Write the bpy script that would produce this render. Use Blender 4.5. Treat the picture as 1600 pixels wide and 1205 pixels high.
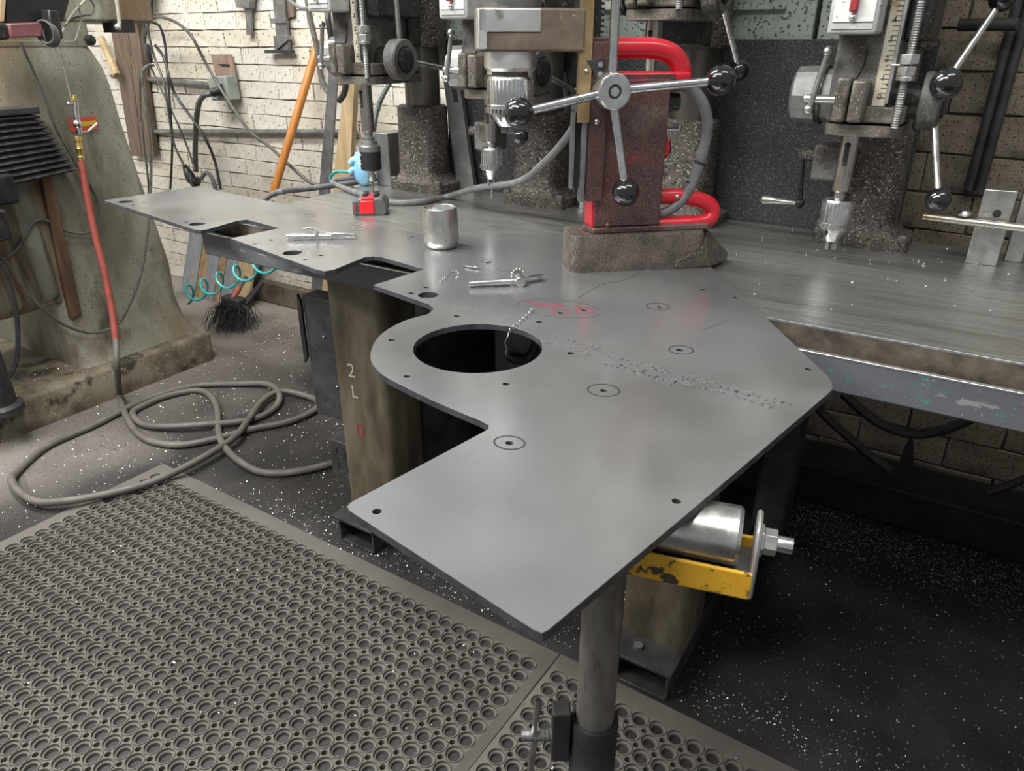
import bpy, bmesh, math, random
import numpy as np
from mathutils import Vector, Matrix

for o in list(bpy.data.objects): bpy.data.objects.remove(o, do_unlink=True)
sc = bpy.context.scene
COL = sc.collection
R = math.radians
rnd = random.Random(7)

# ------------------------------------------------------------------ camera
# world: x runs along the bench, y goes back towards the brick wall, z is up
CH = 1.3; FPX = 1133.0; CXP, CYP, YH = 800.0, 602.5, 65.0
PITCH = math.atan((CYP - YH) / FPX); YAW = R(32.21)
cam_d = bpy.data.cameras.new('camera'); cam = bpy.data.objects.new('camera', cam_d); COL.objects.link(cam)
cam_d.sensor_fit = 'HORIZONTAL'; cam_d.sensor_width = 36.0; cam_d.lens = FPX / 1600 * 36.0
cam_d.clip_start = 0.02; cam_d.clip_end = 60
cam.location = (0, 0, CH); cam.rotation_euler = (math.pi / 2 - PITCH, 0, YAW)
sc.camera = cam

# ------------------------------------------------------------------ world, lights, exposure
wd = bpy.data.worlds.new('workshop_air'); sc.world = wd; wd.use_nodes = True
wn = wd.node_tree; wn.nodes.clear()
wo = wn.nodes.new('ShaderNodeOutputWorld'); wb = wn.nodes.new('ShaderNodeBackground')
wb.inputs[0].default_value = (0.93, 0.97, 1.0, 1); wb.inputs[1].default_value = 0.23
wn.links.new(wb.outputs[0], wo.inputs[0])
def area(name, loc, aim, sx, sy, power, col=(1, .985, .95)):
    l = bpy.data.lights.new(name, 'AREA'); l.shape = 'RECTANGLE'; l.size = sx; l.size_y = sy; l.energy = power; l.color = col
    o = bpy.data.objects.new(name, l); COL.objects.link(o); o.location = loc
    o.rotation_euler = (Vector(aim) - Vector(loc)).to_track_quat('-Z', 'Y').to_euler()
    return o
area('tube_light', (-2.7, 0.9, 3.3), (-2.7, 1.0, 0), 2.6, .35, 95)
area('tube_light.001', (-1.2, -0.6, 3.3), (-1.2, 0.3, 0), 2.6, .35, 75)
area('tube_light.002', (-3.6, -1.4, 3.3), (-3.0, 0.2, 0), 2.6, .35, 70)
area('tube_light.003', (0.6, 0.9, 3.3), (0.3, 1.3, 0), 1.8, .3, 14)
vs = sc.view_settings
vs.view_transform = 'Standard'; vs.look = 'None'; vs.gamma = 1.0; vs.exposure = 0.68
try: vs.use_curve_mapping = False
except Exception: pass

# ------------------------------------------------------------------ pixel -> place helpers
def _ray(u, v):
    x, y = (u - CXP) / FPX, -(v - CYP) / FPX
    fw = math.cos(PITCH) + y * math.sin(PITCH); up = -math.sin(PITCH) + y * math.cos(PITCH)
    return Vector((x * math.cos(YAW) - fw * math.sin(YAW), x * math.sin(YAW) + fw * math.cos(YAW), up))
CAMP = Vector((0, 0, CH))
def A(u, v, z): d = _ray(u, v); return CAMP + d * ((z - CH) / d.z)
def AY(u, v, y): d = _ray(u, v); return CAMP + d * (y / d.y)
def AX(u, v, x): d = _ray(u, v); return CAMP + d * (x / d.x)
def proj(p):
    q = Vector(p) - CAMP
    r = q.x * math.cos(YAW) + q.y * math.sin(YAW); fw = -q.x * math.sin(YAW) + q.y * math.cos(YAW)
    zc = fw * math.cos(PITCH) - q.z * math.sin(PITCH); yc = fw * math.sin(PITCH) + q.z * math.cos(PITCH)
    if zc < .05: return (-9999, -9999)
    return (CXP + FPX * r / zc, CYP - FPX * yc / zc)

# ------------------------------------------------------------------ materials
MATS = {}
def mat(name, c1, c2=None, c3=None, scale=6, stretch=(1, 1, 1), rough=.5, rv=.12, metal=0.0, bump=.0, bscale=None,
        speck=None, speck2=None, detail=6, lo=.35, hi=.65, spec=.5, patch=None, patch2=None, coat=0):
    m = bpy.data.materials.new(name); m.use_nodes = True; nt = m.node_tree; N = nt.nodes; L = nt.links
    b = N['Principled BSDF']; b.inputs['Metallic'].default_value = metal
    b.inputs['Specular IOR Level'].default_value = spec
    if coat: b.inputs['Coat Weight'].default_value = coat
    tc = N.new('ShaderNodeTexCoord'); mp = N.new('ShaderNodeMapping'); mp.inputs['Scale'].default_value = stretch
    L.new(tc.outputs['Object'], mp.inputs[0])
    def noise(sc_, det=detail, vec=None, rg=.6):
        n = N.new('ShaderNodeTexNoise'); n.inputs['Scale'].default_value = sc_; n.inputs['Detail'].default_value = det
        n.inputs['Roughness'].default_value = rg
        L.new((vec or mp).outputs[0], n.inputs['Vector']); return n
    n1 = noise(scale)
    rp = N.new('ShaderNodeValToRGB'); e = rp.color_ramp.elements
    e[0].position = lo; e[1].position = hi
    e[0].color = (*c1, 1); e[1].color = (*(c2 or c1), 1)
    if c3: k = e.new((lo + hi) / 2); k.color = (*c3, 1)
    L.new(n1.outputs['Fac'], rp.inputs[0]); col = rp.outputs[0]
    mt = None
    def over(col, colr, sc_, thr, vec=None, det=3, soft=.03):
        n = noise(sc_, det, vec); r = N.new('ShaderNodeValToRGB'); r.color_ramp.elements[0].position = thr; r.color_ramp.elements[1].position = thr + soft
        L.new(n.outputs['Fac'], r.inputs[0]); mx = N.new('ShaderNodeMix'); mx.data_type = 'RGBA'
        L.new(r.outputs[0], mx.inputs[0]); L.new(col, mx.inputs[6]); mx.inputs[7].default_value = (*colr, 1)
        return mx.outputs[2]
    if patch: col = over(col, patch[0], patch[1], patch[2], None, min(detail, 5), patch[3] if len(patch) > 3 else .05)
    if patch2: col = over(col, patch2[0], patch2[1], patch2[2], None, min(detail, 6), patch2[3] if len(patch2) > 3 else .07)
    if speck: col = over(col, speck[0], speck[1], speck[2], tc_map(N, L, tc), 2)
    if speck2: col = over(col, speck2[0], speck2[1], speck2[2], tc_map(N, L, tc), 2)
    L.new(col, b.inputs['Base Color'])
    n2 = noise(scale * 2.3, min(detail, 4))
    mr = N.new('ShaderNodeMapRange'); mr.inputs[3].default_value = max(.02, rough - rv); mr.inputs[4].default_value = min(1, rough + rv)
    mr.inputs[1].default_value = .3; mr.inputs[2].default_value = .7
    L.new(n2.outputs['Fac'], mr.inputs[0]); L.new(mr.outputs[0], b.inputs['Roughness'])
    if bump:
        n3 = noise(bscale or scale * 4, 5); bp = N.new('ShaderNodeBump'); bp.inputs['Strength'].default_value = bump; bp.inputs['Distance'].default_value = .004
        L.new(n3.outputs['Fac'], bp.inputs['Height']); L.new(bp.outputs[0], b.inputs['Normal'])
    MATS[name] = m; return m
def tc_map(N, L, tc):
    mp = N.new('ShaderNodeMapping'); L.new(tc.outputs['Object'], mp.inputs[0]); return mp

mat('plate', (.29, .30, .305), (.37, .38, .38), (.33, .34, .345), scale=3.2, rough=.23, rv=.05, metal=.74, detail=1.5, patch=((.27, .265, .255), 2.2, .50, .2), patch2=((.37, .38, .38), 4.5, .52, .2), lo=.36, hi=.64)
mat('plate_edge', (.05, .055, .065), (.10, .105, .115), scale=30, stretch=(1, 1, .1), rough=.5, metal=.5)
mat('bench_top', (.30, .305, .29), (.43, .44, .42), (.36, .365, .345), scale=14, stretch=(.45, 9, 1), rough=.32, rv=.1, metal=.78, bump=.03, bscale=60, lo=.36, hi=.64, patch=((.20, .19, .165), 1.2, .52, .22), speck=((.62, .63, .62), 300, .69))
mat('bench_side', (.055, .045, .035), (.15, .125, .095), scale=25, rough=.6, metal=.3, bump=.15)
mat('bench_lip', (.095, .10, .115), (.125, .13, .145), scale=10, stretch=(.3, 1, 1), rough=.5, bump=.05, patch=((.24, .24, .235), 30, .59, .03), speck=((.05, .22, .16), 90, .655), speck2=((.30, .30, .29), 160, .67))
mat('bright_edge', (.55, .55, .55), (.8, .8, .8), scale=40, rough=.3, metal=.9)
mat('leg', (.06, .048, .031), (.155, .132, .092), (.105, .086, .056), scale=11, stretch=(1, 1, .35), lo=.38, hi=.6, rough=.5, rv=.1, metal=.2, bump=.1, patch=((.055, .04, .025), 6, .6), speck=((.07, .16, .12), 9, .70))
mat('dark_steel', (.022, .022, .024), (.06, .06, .06), scale=12, rough=.55, metal=.3, bump=.08)
mat('black_steel', (.008, .008, .009), (.022, .022, .022), scale=12, rough=.5, metal=.2, bump=.05)
mat('grey_steel', (.16, .16, .16), (.28, .28, .275), scale=14, rough=.42, metal=.7, bump=.05)
mat('bright_steel', (.52, .52, .52), (.72, .72, .72), scale=30, rough=.25, rv=.08, metal=1)
mat('worn_steel', (.36, .35, .33), (.62, .61, .59), scale=18, rough=.33, metal=.95, bump=.04)
mat('quill_steel', (.28, .20, .12), (.55, .53, .50), (.42, .40, .37), scale=10, stretch=(1, 1, .35), rough=.3, metal=.95)
mat('cup_metal', (.50, .485, .47), (.66, .64, .62), scale=12, rough=.3, metal=.95, bump=.08, bscale=40, speck=((.25, .22, .2), 120, .70))
mat('post_steel', (.12, .10, .085), (.30, .285, .26), (.22, .20, .18), scale=24, stretch=(1, 1, .35), rough=.45, metal=.5, bump=.1, patch=((.10, .07, .055), 10, .60))
mat('aluminium', (.56, .55, .53), (.74, .73, .71), scale=9, rough=.38, metal=.9, patch=((.18, .15, .12), 9, .64))
mat('press_grey', (.085, .085, .085), (.19, .185, .175), scale=14, rough=.5, metal=.35, bump=.2, bscale=110, speck=((.30, .29, .27), 300, .63), patch=((.06, .05, .042), 9, .52, .12))
mat('press_cast', (.035, .028, .024), (.095, .08, .066), scale=18, rough=.6, metal=.2, bump=.35, bscale=120, speck=((.36, .34, .31), 240, .60), speck2=((.012, .01, .008), 150, .60))
mat('press_rust', (.075, .065, .055), (.17, .15, .125), (.12, .105, .088), scale=22, rough=.5, metal=.35, bump=.25, bscale=120, lo=.38, hi=.6, speck=((.34, .32, .29), 300, .62), patch=((.05, .042, .035), 16, .54, .12))
mat('press_column', (.10, .10, .095), (.19, .17, .14), scale=9, stretch=(1, 1, .15), rough=.35, metal=.8, patch=((.17, .11, .06), 5, .6))
mat('press_black', (.012, .012, .013), (.035, .034, .034), scale=20, rough=.4, metal=.2, bump=.1, speck=((.16, .16, .15), 180, .64))
mat('scale_strip', (.42, .38, .28), (.55, .52, .44), (.50, .46, .36), scale=16, stretch=(1, 1, .5), rough=.5, patch=((.30, .19, .08), 14, .6), speck=((.10, .08, .06), 60, .68))
mat('switch_white', (.60, .60, .57), (.74, .74, .71), scale=18, rough=.5, speck=((.30, .28, .25), 70, .68))
mat('switch_grey', (.34, .35, .33), (.46, .47, .45), scale=20, rough=.5, speck=((.12, .11, .10), 80, .66))
mat('toggle_red', (.24, .015, .022), (.30, .022, .03), rough=.4)
mat('knob', (.006, .006, .007), (.009, .009, .01), rough=.14, rv=.03, spec=.6, coat=.4)
mat('ink', (.02, .02, .02), rough=.7)
mat('red_ink', (.20, .018, .035), (.26, .028, .048), rough=.6)
mat('pencil', (.05, .05, .053), (.08, .08, .083), rough=.6)
mat('stencil', (.125, .128, .132), (.17, .173, .178), scale=80, rough=.55, metal=.3)
mat('mag_red', (.46, .008, .02), (.54, .013, .027), scale=8, rough=.3, rv=.06, spec=.5, coat=.2)
mat('mag_body', (.055, .028, .026), (.115, .048, .045), (.082, .038, .035), scale=9, rough=.42, metal=.1, bump=.06, patch=((.26, .016, .026), 6, .55, .15), patch2=((.15, .115, .10), 9, .54, .15), speck=((.20, .155, .135), 420, .61), speck2=((.025, .014, .014), 330, .61))
mat('mag_base', (.05, .041, .035), (.12, .098, .082), (.082, .066, .056), scale=20, rough=.55, metal=.15, bump=.3, bscale=150, speck=((.22, .175, .13), 380, .60), speck2=((.015, .012, .01), 300, .60))
mat('motor_case', (.50, .50, .51), (.58, .58, .59), scale=5, rough=.45, metal=.35, patch=((.085, .06, .055), 7.5, .56))
mat('motor_dark', (.10, .075, .06), (.22, .17, .12), scale=14, rough=.55, metal=.2, bump=.15, speck=((.34, .32, .28), 90, .68))
mat('brass', (.55, .38, .12), (.68, .50, .2), scale=20, rough=.32, metal=.9)
mat('brass_worn', (.30, .20, .10), (.46, .34, .18), scale=25, rough=.45, metal=.7)
mat('cable_grey', (.10, .10, .105), (.155, .155, .16), scale=30, rough=.5)
mat('cable_black', (.014, .014, .015), (.03, .03, .032), scale=30, rough=.45)
mat('cable_dim', (.055, .055, .05), (.11, .105, .095), scale=30, rough=.5)
mat('cable_beige', (.28, .26, .22), (.40, .38, .33), scale=30, rough=.5)
mat('hose_red', (.25, .05, .038), (.33, .072, .055), scale=25, rough=.55)
mat('hose_grey', (.075, .068, .06), (.12, .108, .096), scale=14, rough=.6)
mat('hose_teal', (.02, .24, .25), (.04, .33, .34), scale=20, rough=.3)
mat('glove_blue', (.18, .42, .62), (.30, .55, .75), scale=20, rough=.5, bump=.2)
mat('rubber', (.072, .066, .056), (.113, .103, .089), scale=2.5, rough=.75, rv=.08, bump=.05, bscale=200, speck=((.26, .25, .23), 400, .70))
mat('machine_green', (.13, .125, .09), (.31, .32, .275), (.215, .215, .165), scale=3.4, stretch=(1, 1, .42), rough=.45, rv=.1, bump=.08, bscale=30, detail=9, lo=.36, hi=.62, patch=((.125, .075, .034), 2.3, .47, .2), patch2=((.065, .055, .04), 6.5, .54, .14), speck=((.05, .042, .03), 170, .635))
mat('machine_rust', (.10, .05, .02), (.24, .21, .15), (.17, .10, .04), scale=14, stretch=(1, 1, .09), rough=.5, bump=.06, lo=.38, hi=.6, patch=((.19, .195, .16), 3.5, .60, .06), patch2=((.05, .03, .018), 8, .55, .12))
mat('way_rust', (.055, .032, .02), (.17, .10, .05), (.11, .06, .03), scale=16, stretch=(1, 1, .12), rough=.55, bump=.1, lo=.38, hi=.6)
mat('machine_base', (.07, .056, .036), (.19, .165, .115), (.125, .10, .068), scale=7, rough=.5, bump=.15, lo=.38, hi=.6, patch=((.04, .032, .024), 5, .57), speck=((.42, .41, .38), 150, .665))
mat('bellows', (.012, .012, .013), (.04, .04, .04), scale=30, rough=.4, bump=.1, speck=((.3, .3, .3), 140, .72))
mat('purple', (.13, .045, .055), (.20, .08, .085), scale=18, rough=.5)
mat('screen_black', (.012, .013, .014), (.018, .018, .02), rough=.2)
mat('plastic_black', (.01, .01, .011), (.02, .02, .02), rough=.4)
mat('wood_dark', (.085, .058, .04), (.165, .125, .095), (.12, .085, .06), scale=12, stretch=(6, 6, .5), rough=.65, bump=.15, patch=((.20, .15, .07), 9, .66))
mat('wood_orange', (.38, .14, .025), (.52, .22, .05), scale=10, stretch=(4, 4, .3), rough=.4)
mat('wood_pale', (.30, .21, .10), (.42, .32, .19), scale=10, stretch=(4, 4, .3), rough=.6)
mat('rust_plate', (.19, .13, .10), (.27, .2, .16), scale=22, rough=.7, patch=((.48, .20, .05), 6, .55))
mat('outlet_green', (.20, .235, .21), (.30, .33, .30), scale=14, rough=.45, bump=.05, speck=((.08, .09, .08), 60, .66))
mat('yellow_paint', (.62, .32, .015), (.72, .40, .03), scale=14, rough=.5, bump=.1, patch=((.06, .045, .03), 42, .555))
mat('sticker_red', (.50, .05, .03), (.56, .08, .05), scale=20, rough=.5)
mat('sticker_yellow', (.55, .42, .04), rough=.5)
mat('battery_red', (.68, .012, .02), (.72, .02, .03), rough=.35)
mat('battery_grey', (.075, .08, .078), (.11, .115, .11), rough=.5)
mat('battery_red_dim', (.40, .02, .03), rough=.45)
mat('liquid_blue', (.25, .45, .55), (.3, .5, .6), rough=.1)
mat('panel_dark', (.012, .012, .014), (.035, .035, .038), (.022, .022, .025), scale=3, rough=.5, rv=.15, speck=((.15, .15, .155), 380, .60), bump=.05)
mat('panel_green', (.20, .235, .205), (.28, .315, .28), scale=4, rough=.5, speck=((.035, .04, .04), 130, .60))
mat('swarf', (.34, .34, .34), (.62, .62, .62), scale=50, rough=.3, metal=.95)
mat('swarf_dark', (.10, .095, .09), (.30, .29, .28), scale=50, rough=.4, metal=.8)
mat('brush_black', (.008, .008, .008), (.03, .03, .03), rough=.6)
mat('plank_grey', (.13, .14, .155), (.22, .23, .245), scale=6, stretch=(3, 3, .5), rough=.5, patch=((.25, .10, .03), 5, .62))
mat('plank_rust', (.17, .085, .035), (.32, .22, .12), scale=9, stretch=(3, 3, .4), rough=.6)
mat('box_dark', (.035, .035, .038), (.075, .075, .078), scale=14, rough=.45, metal=.3)
mat('tank_grey', (.10, .10, .105), (.17, .172, .178), scale=6, rough=.5, metal=.2)
mat('mortar', (.09, .075, .055), (.40, .36, .30), scale=9, rough=.8, bump=.3)
mat('mortar_dirty', (.03, .026, .02), (.10, .085, .06), scale=14, rough=.8, bump=.3)
mat('plinth_dark', (.05, .042, .03), (.15, .125, .09), scale=12, rough=.7, bump=.3)
mat('brick_a', (.47, .435, .37), (.62, .595, .535), (.56, .53, .465), scale=9, rough=.6, bump=.5, bscale=45, speck=((.13, .105, .08), 85, .625), lo=.3, hi=.65, patch=((.36, .31, .25), 7, .60))
mat('brick_b', (.43, .38, .30), (.60, .56, .48), (.53, .485, .40), scale=9, rough=.6, bump=.5, bscale=45, speck=((.13, .105, .08), 75, .62), lo=.3, hi=.65, patch=((.36, .22, .155), 8, .655))
mat('brick_dirty', (.12, .095, .068), (.27, .225, .165), (.19, .155, .11), scale=11, rough=.65, bump=.5, bscale=50, speck=((.02, .016, .012), 170, .59), patch=((.05, .04, .03), 5, .50, .15))

# floor: worn concrete with oil staining
def floor_mat():
    m = bpy.data.materials.new('floor_concrete'); m.use_nodes = True; nt = m.node_tree; N = nt.nodes; L = nt.links
    b = N['Principled BSDF']; tc = N.new('ShaderNodeTexCoord')
    def ns(s, d=6):
        n = N.new('ShaderNodeTexNoise'); n.inputs['Scale'].default_value = s; n.inputs['Detail'].default_value = d; L.new(tc.outputs['Object'], n.inputs['Vector']); return n
    def ramp(src, stops):
        r = N.new('ShaderNodeValToRGB'); e = r.color_ramp.elements
        while len(e) < len(stops): e.new(.5)
        for k, (p, c) in enumerate(stops): e[k].position = p; e[k].color = (*c, 1)
        L.new(src, r.inputs[0]); return r
    n1 = ns(2.2, 8); base = ramp(n1.outputs['Fac'], [(.32, (.14, .122, .10)), (.5, (.235, .212, .185)), (.68, (.32, .295, .265))])
    # oil stain spreading from the bench: position along x broken up with noise
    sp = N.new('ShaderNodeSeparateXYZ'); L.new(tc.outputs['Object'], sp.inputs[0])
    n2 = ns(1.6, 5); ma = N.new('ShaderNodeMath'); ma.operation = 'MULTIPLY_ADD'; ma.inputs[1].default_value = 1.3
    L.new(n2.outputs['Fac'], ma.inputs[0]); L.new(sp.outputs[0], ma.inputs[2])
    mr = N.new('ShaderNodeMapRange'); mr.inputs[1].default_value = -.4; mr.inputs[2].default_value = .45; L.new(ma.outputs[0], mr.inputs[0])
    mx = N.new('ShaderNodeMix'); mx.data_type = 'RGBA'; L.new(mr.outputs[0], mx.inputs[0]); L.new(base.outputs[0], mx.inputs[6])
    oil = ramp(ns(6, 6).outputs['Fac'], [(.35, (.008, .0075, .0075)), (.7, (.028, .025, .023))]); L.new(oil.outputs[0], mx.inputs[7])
    L.new(mx.outputs[2], b.inputs['Base Color'])
    rr = N.new('ShaderNodeMapRange'); rr.inputs[3].default_value = .42; rr.inputs[4].default_value = .8; L.new(ns(5).outputs['Fac'], rr.inputs[0]); L.new(rr.outputs[0], b.inputs['Roughness'])
    bp = N.new('ShaderNodeBump'); bp.inputs['Strength'].default_value = .25; bp.inputs['Distance'].default_value = .004; L.new(ns(60, 4).outputs['Fac'], bp.inputs['Height']); L.new(bp.outputs[0], b.inputs['Normal'])
    MATS['floor'] = m
floor_mat()

# ------------------------------------------------------------------ mesh helpers
WL = {}
def smooth_path(pts, sub=6, closed=False):
    pts = [Vector(p) for p in pts]; n = len(pts); out = []
    rng = range(n if closed else n - 1)
    for i in rng:
        p1 = pts[i]; p2 = pts[(i + 1) % n]
        p0 = pts[(i - 1) % n] if (closed or i > 0) else p1 * 2 - p2
        p3 = pts[(i + 2) % n] if (closed or i + 2 < n) else p2 * 2 - p1
        for k in range(sub):
            t = k / sub
            out.append(.5 * ((2 * p1) + (p2 - p0) * t + (2 * p0 - 5 * p1 + 4 * p2 - p3) * t * t + (3 * p1 - p0 - 3 * p2 + p3) * t ** 3))
    if not closed: out.append(pts[-1])
    return out
class MB:
    def __init__(s): s.v = []; s.f = []
    def add(s, vs, fs):
        o = len(s.v); s.v += [Vector(x) for x in vs]; s.f += [tuple(i + o for i in f) for f in fs]; return s
    def box(s, a, b, rz=0, rot=None):
        a = Vector(a); b = Vector(b); c = (a + b) / 2; h = (b - a) / 2
        M = rot if rot is not None else Matrix.Rotation(rz, 3, 'Z')
        vs = [c + M @ Vector((h.x * i, h.y * j, h.z * k)) for k in (-1, 1) for j in (-1, 1) for i in (-1, 1)]
        return s.add(vs, [(0, 2, 3, 1), (4, 5, 7, 6), (0, 1, 5, 4), (2, 6, 7, 3), (0, 4, 6, 2), (1, 3, 7, 5)])
    def lathe(s, p0, p1, prof, n=20, cap=True, rot0=0):
        # prof: list of (t along axis in metres, radius)
        p0 = Vector(p0); ax = (Vector(p1) - p0).normalized()
        up = Vector((0, 0, 1)) if abs(ax.z) < .9 else Vector((1, 0, 0))
        e1 = ax.cross(up).normalized(); e2 = ax.cross(e1)
        vs = []; fs = []
        for t, r in prof:
            for k in range(n):
                a = rot0 + 2 * math.pi * k / n; vs.append(p0 + ax * t + (e1 * math.cos(a) + e2 * math.sin(a)) * r)
        for i in range(len(prof) - 1):
            for k in range(n):
                fs.append((i * n + k, i * n + (k + 1) % n, (i + 1) * n + (k + 1) % n, (i + 1) * n + k))
        if cap:
            fs.append(tuple(range(n - 1, -1, -1))); fs.append(tuple(range((len(prof) - 1) * n, len(prof) * n)))
        return s.add(vs, fs)
    def cyl(s, p0, p1, r, r2=None, n=16):
        L_ = (Vector(p1) - Vector(p0)).length
        return s.lathe(p0, p1, [(0, r), (L_, r if r2 is None else r2)], n)
    def ball(s, c, r, n=18, m=10, sq=1):
        c = Vector(c); prof = [(r * (1 - math.cos(math.pi * i / m)) * sq, max(1e-4, r * math.sin(math.pi * i / m))) for i in range(m + 1)]
        return s.lathe(c - Vector((0, 0, r * sq)), c + Vector((0, 0, 1)), prof, n)
    def tube(s, pts, r, n=8, closed=False, rs=None):
        pts = [Vector(p) for p in pts]; N_ = len(pts); vs = []; fs = []; pe = None
        for i, p in enumerate(pts):
            if closed: t = pts[(i + 1) % N_] - pts[i - 1]
            else: t = pts[min(i + 1, N_ - 1)] - pts[max(i - 1, 0)]
            if t.length < 1e-9: t = Vector((0, 0, 1))
            t.normalize()
            if pe is None:
                up = Vector((0, 0, 1)) if abs(t.z) < .9 else Vector((1, 0, 0)); e1 = t.cross(up).normalized()
            else:
                e1 = pe - t * pe.dot(t)
                if e1.length < 1e-6: e1 = t.orthogonal()
                e1.normalize()
            pe = e1; e2 = t.cross(e1); rr = rs[i] if rs else r
            for k in range(n):
                a = 2 * math.pi * k / n; vs.append(p + (e1 * math.cos(a) + e2 * math.sin(a)) * rr)
        for i in range(N_ if closed else N_ - 1):
            j = (i + 1) % N_
            for k in range(n): fs.append((i * n + k, i * n + (k + 1) % n, j * n + (k + 1) % n, j * n + k))
        if not closed: fs.append(tuple(range(n - 1, -1, -1))); fs.append(tuple(range((N_ - 1) * n, N_ * n)))
        return s.add(vs, fs)
    def prism(s, poly, d0, d1, axis='z'):
        n = len(poly)
        def P(p, d):
            return (p[0], p[1], d) if axis == 'z' else ((p[0], d, p[1]) if axis == 'y' else (d, p[0], p[1]))
        vs = [P(p, d0) for p in poly] + [P(p, d1) for p in poly]
        fs = [tuple(range(n - 1, -1, -1)), tuple(range(n, 2 * n))] + [(i, (i + 1) % n, n + (i + 1) % n, n + i) for i in range(n)]
        return s.add(vs, fs)
    def loft(s, rings, cap=True):
        n = len(rings[0]); vs = [p for r in rings for p in r]; fs = []
        for i in range(len(rings) - 1):
            for k in range(n): fs.append((i * n + k, i * n + (k + 1) % n, (i + 1) * n + (k + 1) % n, (i + 1) * n + k))
        if cap: fs.append(tuple(range(n - 1, -1, -1))); fs.append(tuple(range((len(rings) - 1) * n, len(rings) * n)))
        return s.add(vs, fs)
    def build(s, name, m, parent=None, bevel=0, ang=35, local=False, seg=2, recalc=True):
        me = bpy.data.meshes.new(name); ob = bpy.data.objects.new(name, me); COL.objects.link(ob)
        if parent is None:
            xs = [v.x for v in s.v]; ys = [v.y for v in s.v]; zs = [v.z for v in s.v]
            off = Vector(((min(xs) + max(xs)) / 2, (min(ys) + max(ys)) / 2, min(zs))); ob.location = off; WL[ob.name] = off
        else:
            off = Vector((0, 0, 0)) if local else WL[parent.name]; ob.parent = parent; WL[ob.name] = WL[parent.name]
        me.from_pydata([v - off for v in s.v], [], s.f); me.update()
        if recalc:
            bm = bmesh.new(); bm.from_mesh(me); bmesh.ops.recalc_face_normals(bm, faces=bm.faces); bm.to_mesh(me); bm.free()
        me.polygons.foreach_set('use_smooth', [True] * len(me.polygons))
        me.set_sharp_from_angle(angle=R(ang))
        me.materials.append(MATS[m])
        if bevel:
            b = ob.modifiers.new('bevel', 'BEVEL'); b.width = bevel; b.segments = seg; b.limit_method = 'ANGLE'; b.angle_limit = R(40)
        return ob
def tag(o, label, cat=None, group=None, kind=None):
    o['label'] = label
    if cat: o['category'] = cat
    if group: o['group'] = group
    if kind: o['kind'] = kind
    return o
def thing(name, label, cat, loc, rz=0, group=None):
    o = bpy.data.objects.new(name, None); COL.objects.link(o); o.location = loc; o.rotation_euler = (0, 0, rz); o.empty_display_size = .05
    WL[o.name] = Vector(loc); return tag(o, label, cat, group)
def copy_tree(o, parent=None):
    c = o.copy(); COL.objects.link(c); c.parent = parent; WL[c.name] = WL[o.name]
    for ch in [x for x in bpy.data.objects if x.parent == o]: copy_tree(ch, c)
    return c
def rrect(cx, cy, hx, hy, r, n=5):
    out = []
    for k, (sx, sy) in enumerate(((1, 1), (-1, 1), (-1, -1), (1, -1))):
        for i in range(n + 1):
            a = math.pi / 2 * (k + i / n); out.append((cx + sx * (hx - r) + r * math.cos(a), cy + sy * (hy - r) + r * math.sin(a)))
    return out
def text(body, size, m, loc, rot, name, parent, ext=.0003):
    cu = bpy.data.curves.new('t', 'FONT'); cu.body = body; cu.size = size; cu.extrude = ext; cu.align_x = 'CENTER'; cu.align_y = 'CENTER'
    to = bpy.data.objects.new('t', cu); COL.objects.link(to)
    dg = bpy.context.evaluated_depsgraph_get(); me = bpy.data.meshes.new_from_object(to.evaluated_get(dg))
    bpy.data.objects.remove(to, do_unlink=True)
    M4 = Matrix.Translation(Vector(loc) - WL[parent.name]) @ rot.to_4x4()
    me.transform(M4); me.materials.clear(); me.materials.append(MATS[m])
    ob = bpy.data.objects.new(name, me); COL.objects.link(ob); ob.parent = parent; WL[ob.name] = WL[parent.name]; return ob
FRONT = Matrix.Rotation(math.pi / 2, 3, 'X')      # text facing -y

# ================================================================== STRUCTURE
fl = MB().box((-7, -3, -.05), (3, 2.56, 0)).build('floor', 'floor'); tag(fl, 'worn concrete workshop floor with oil stains', kind='structure')

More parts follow.
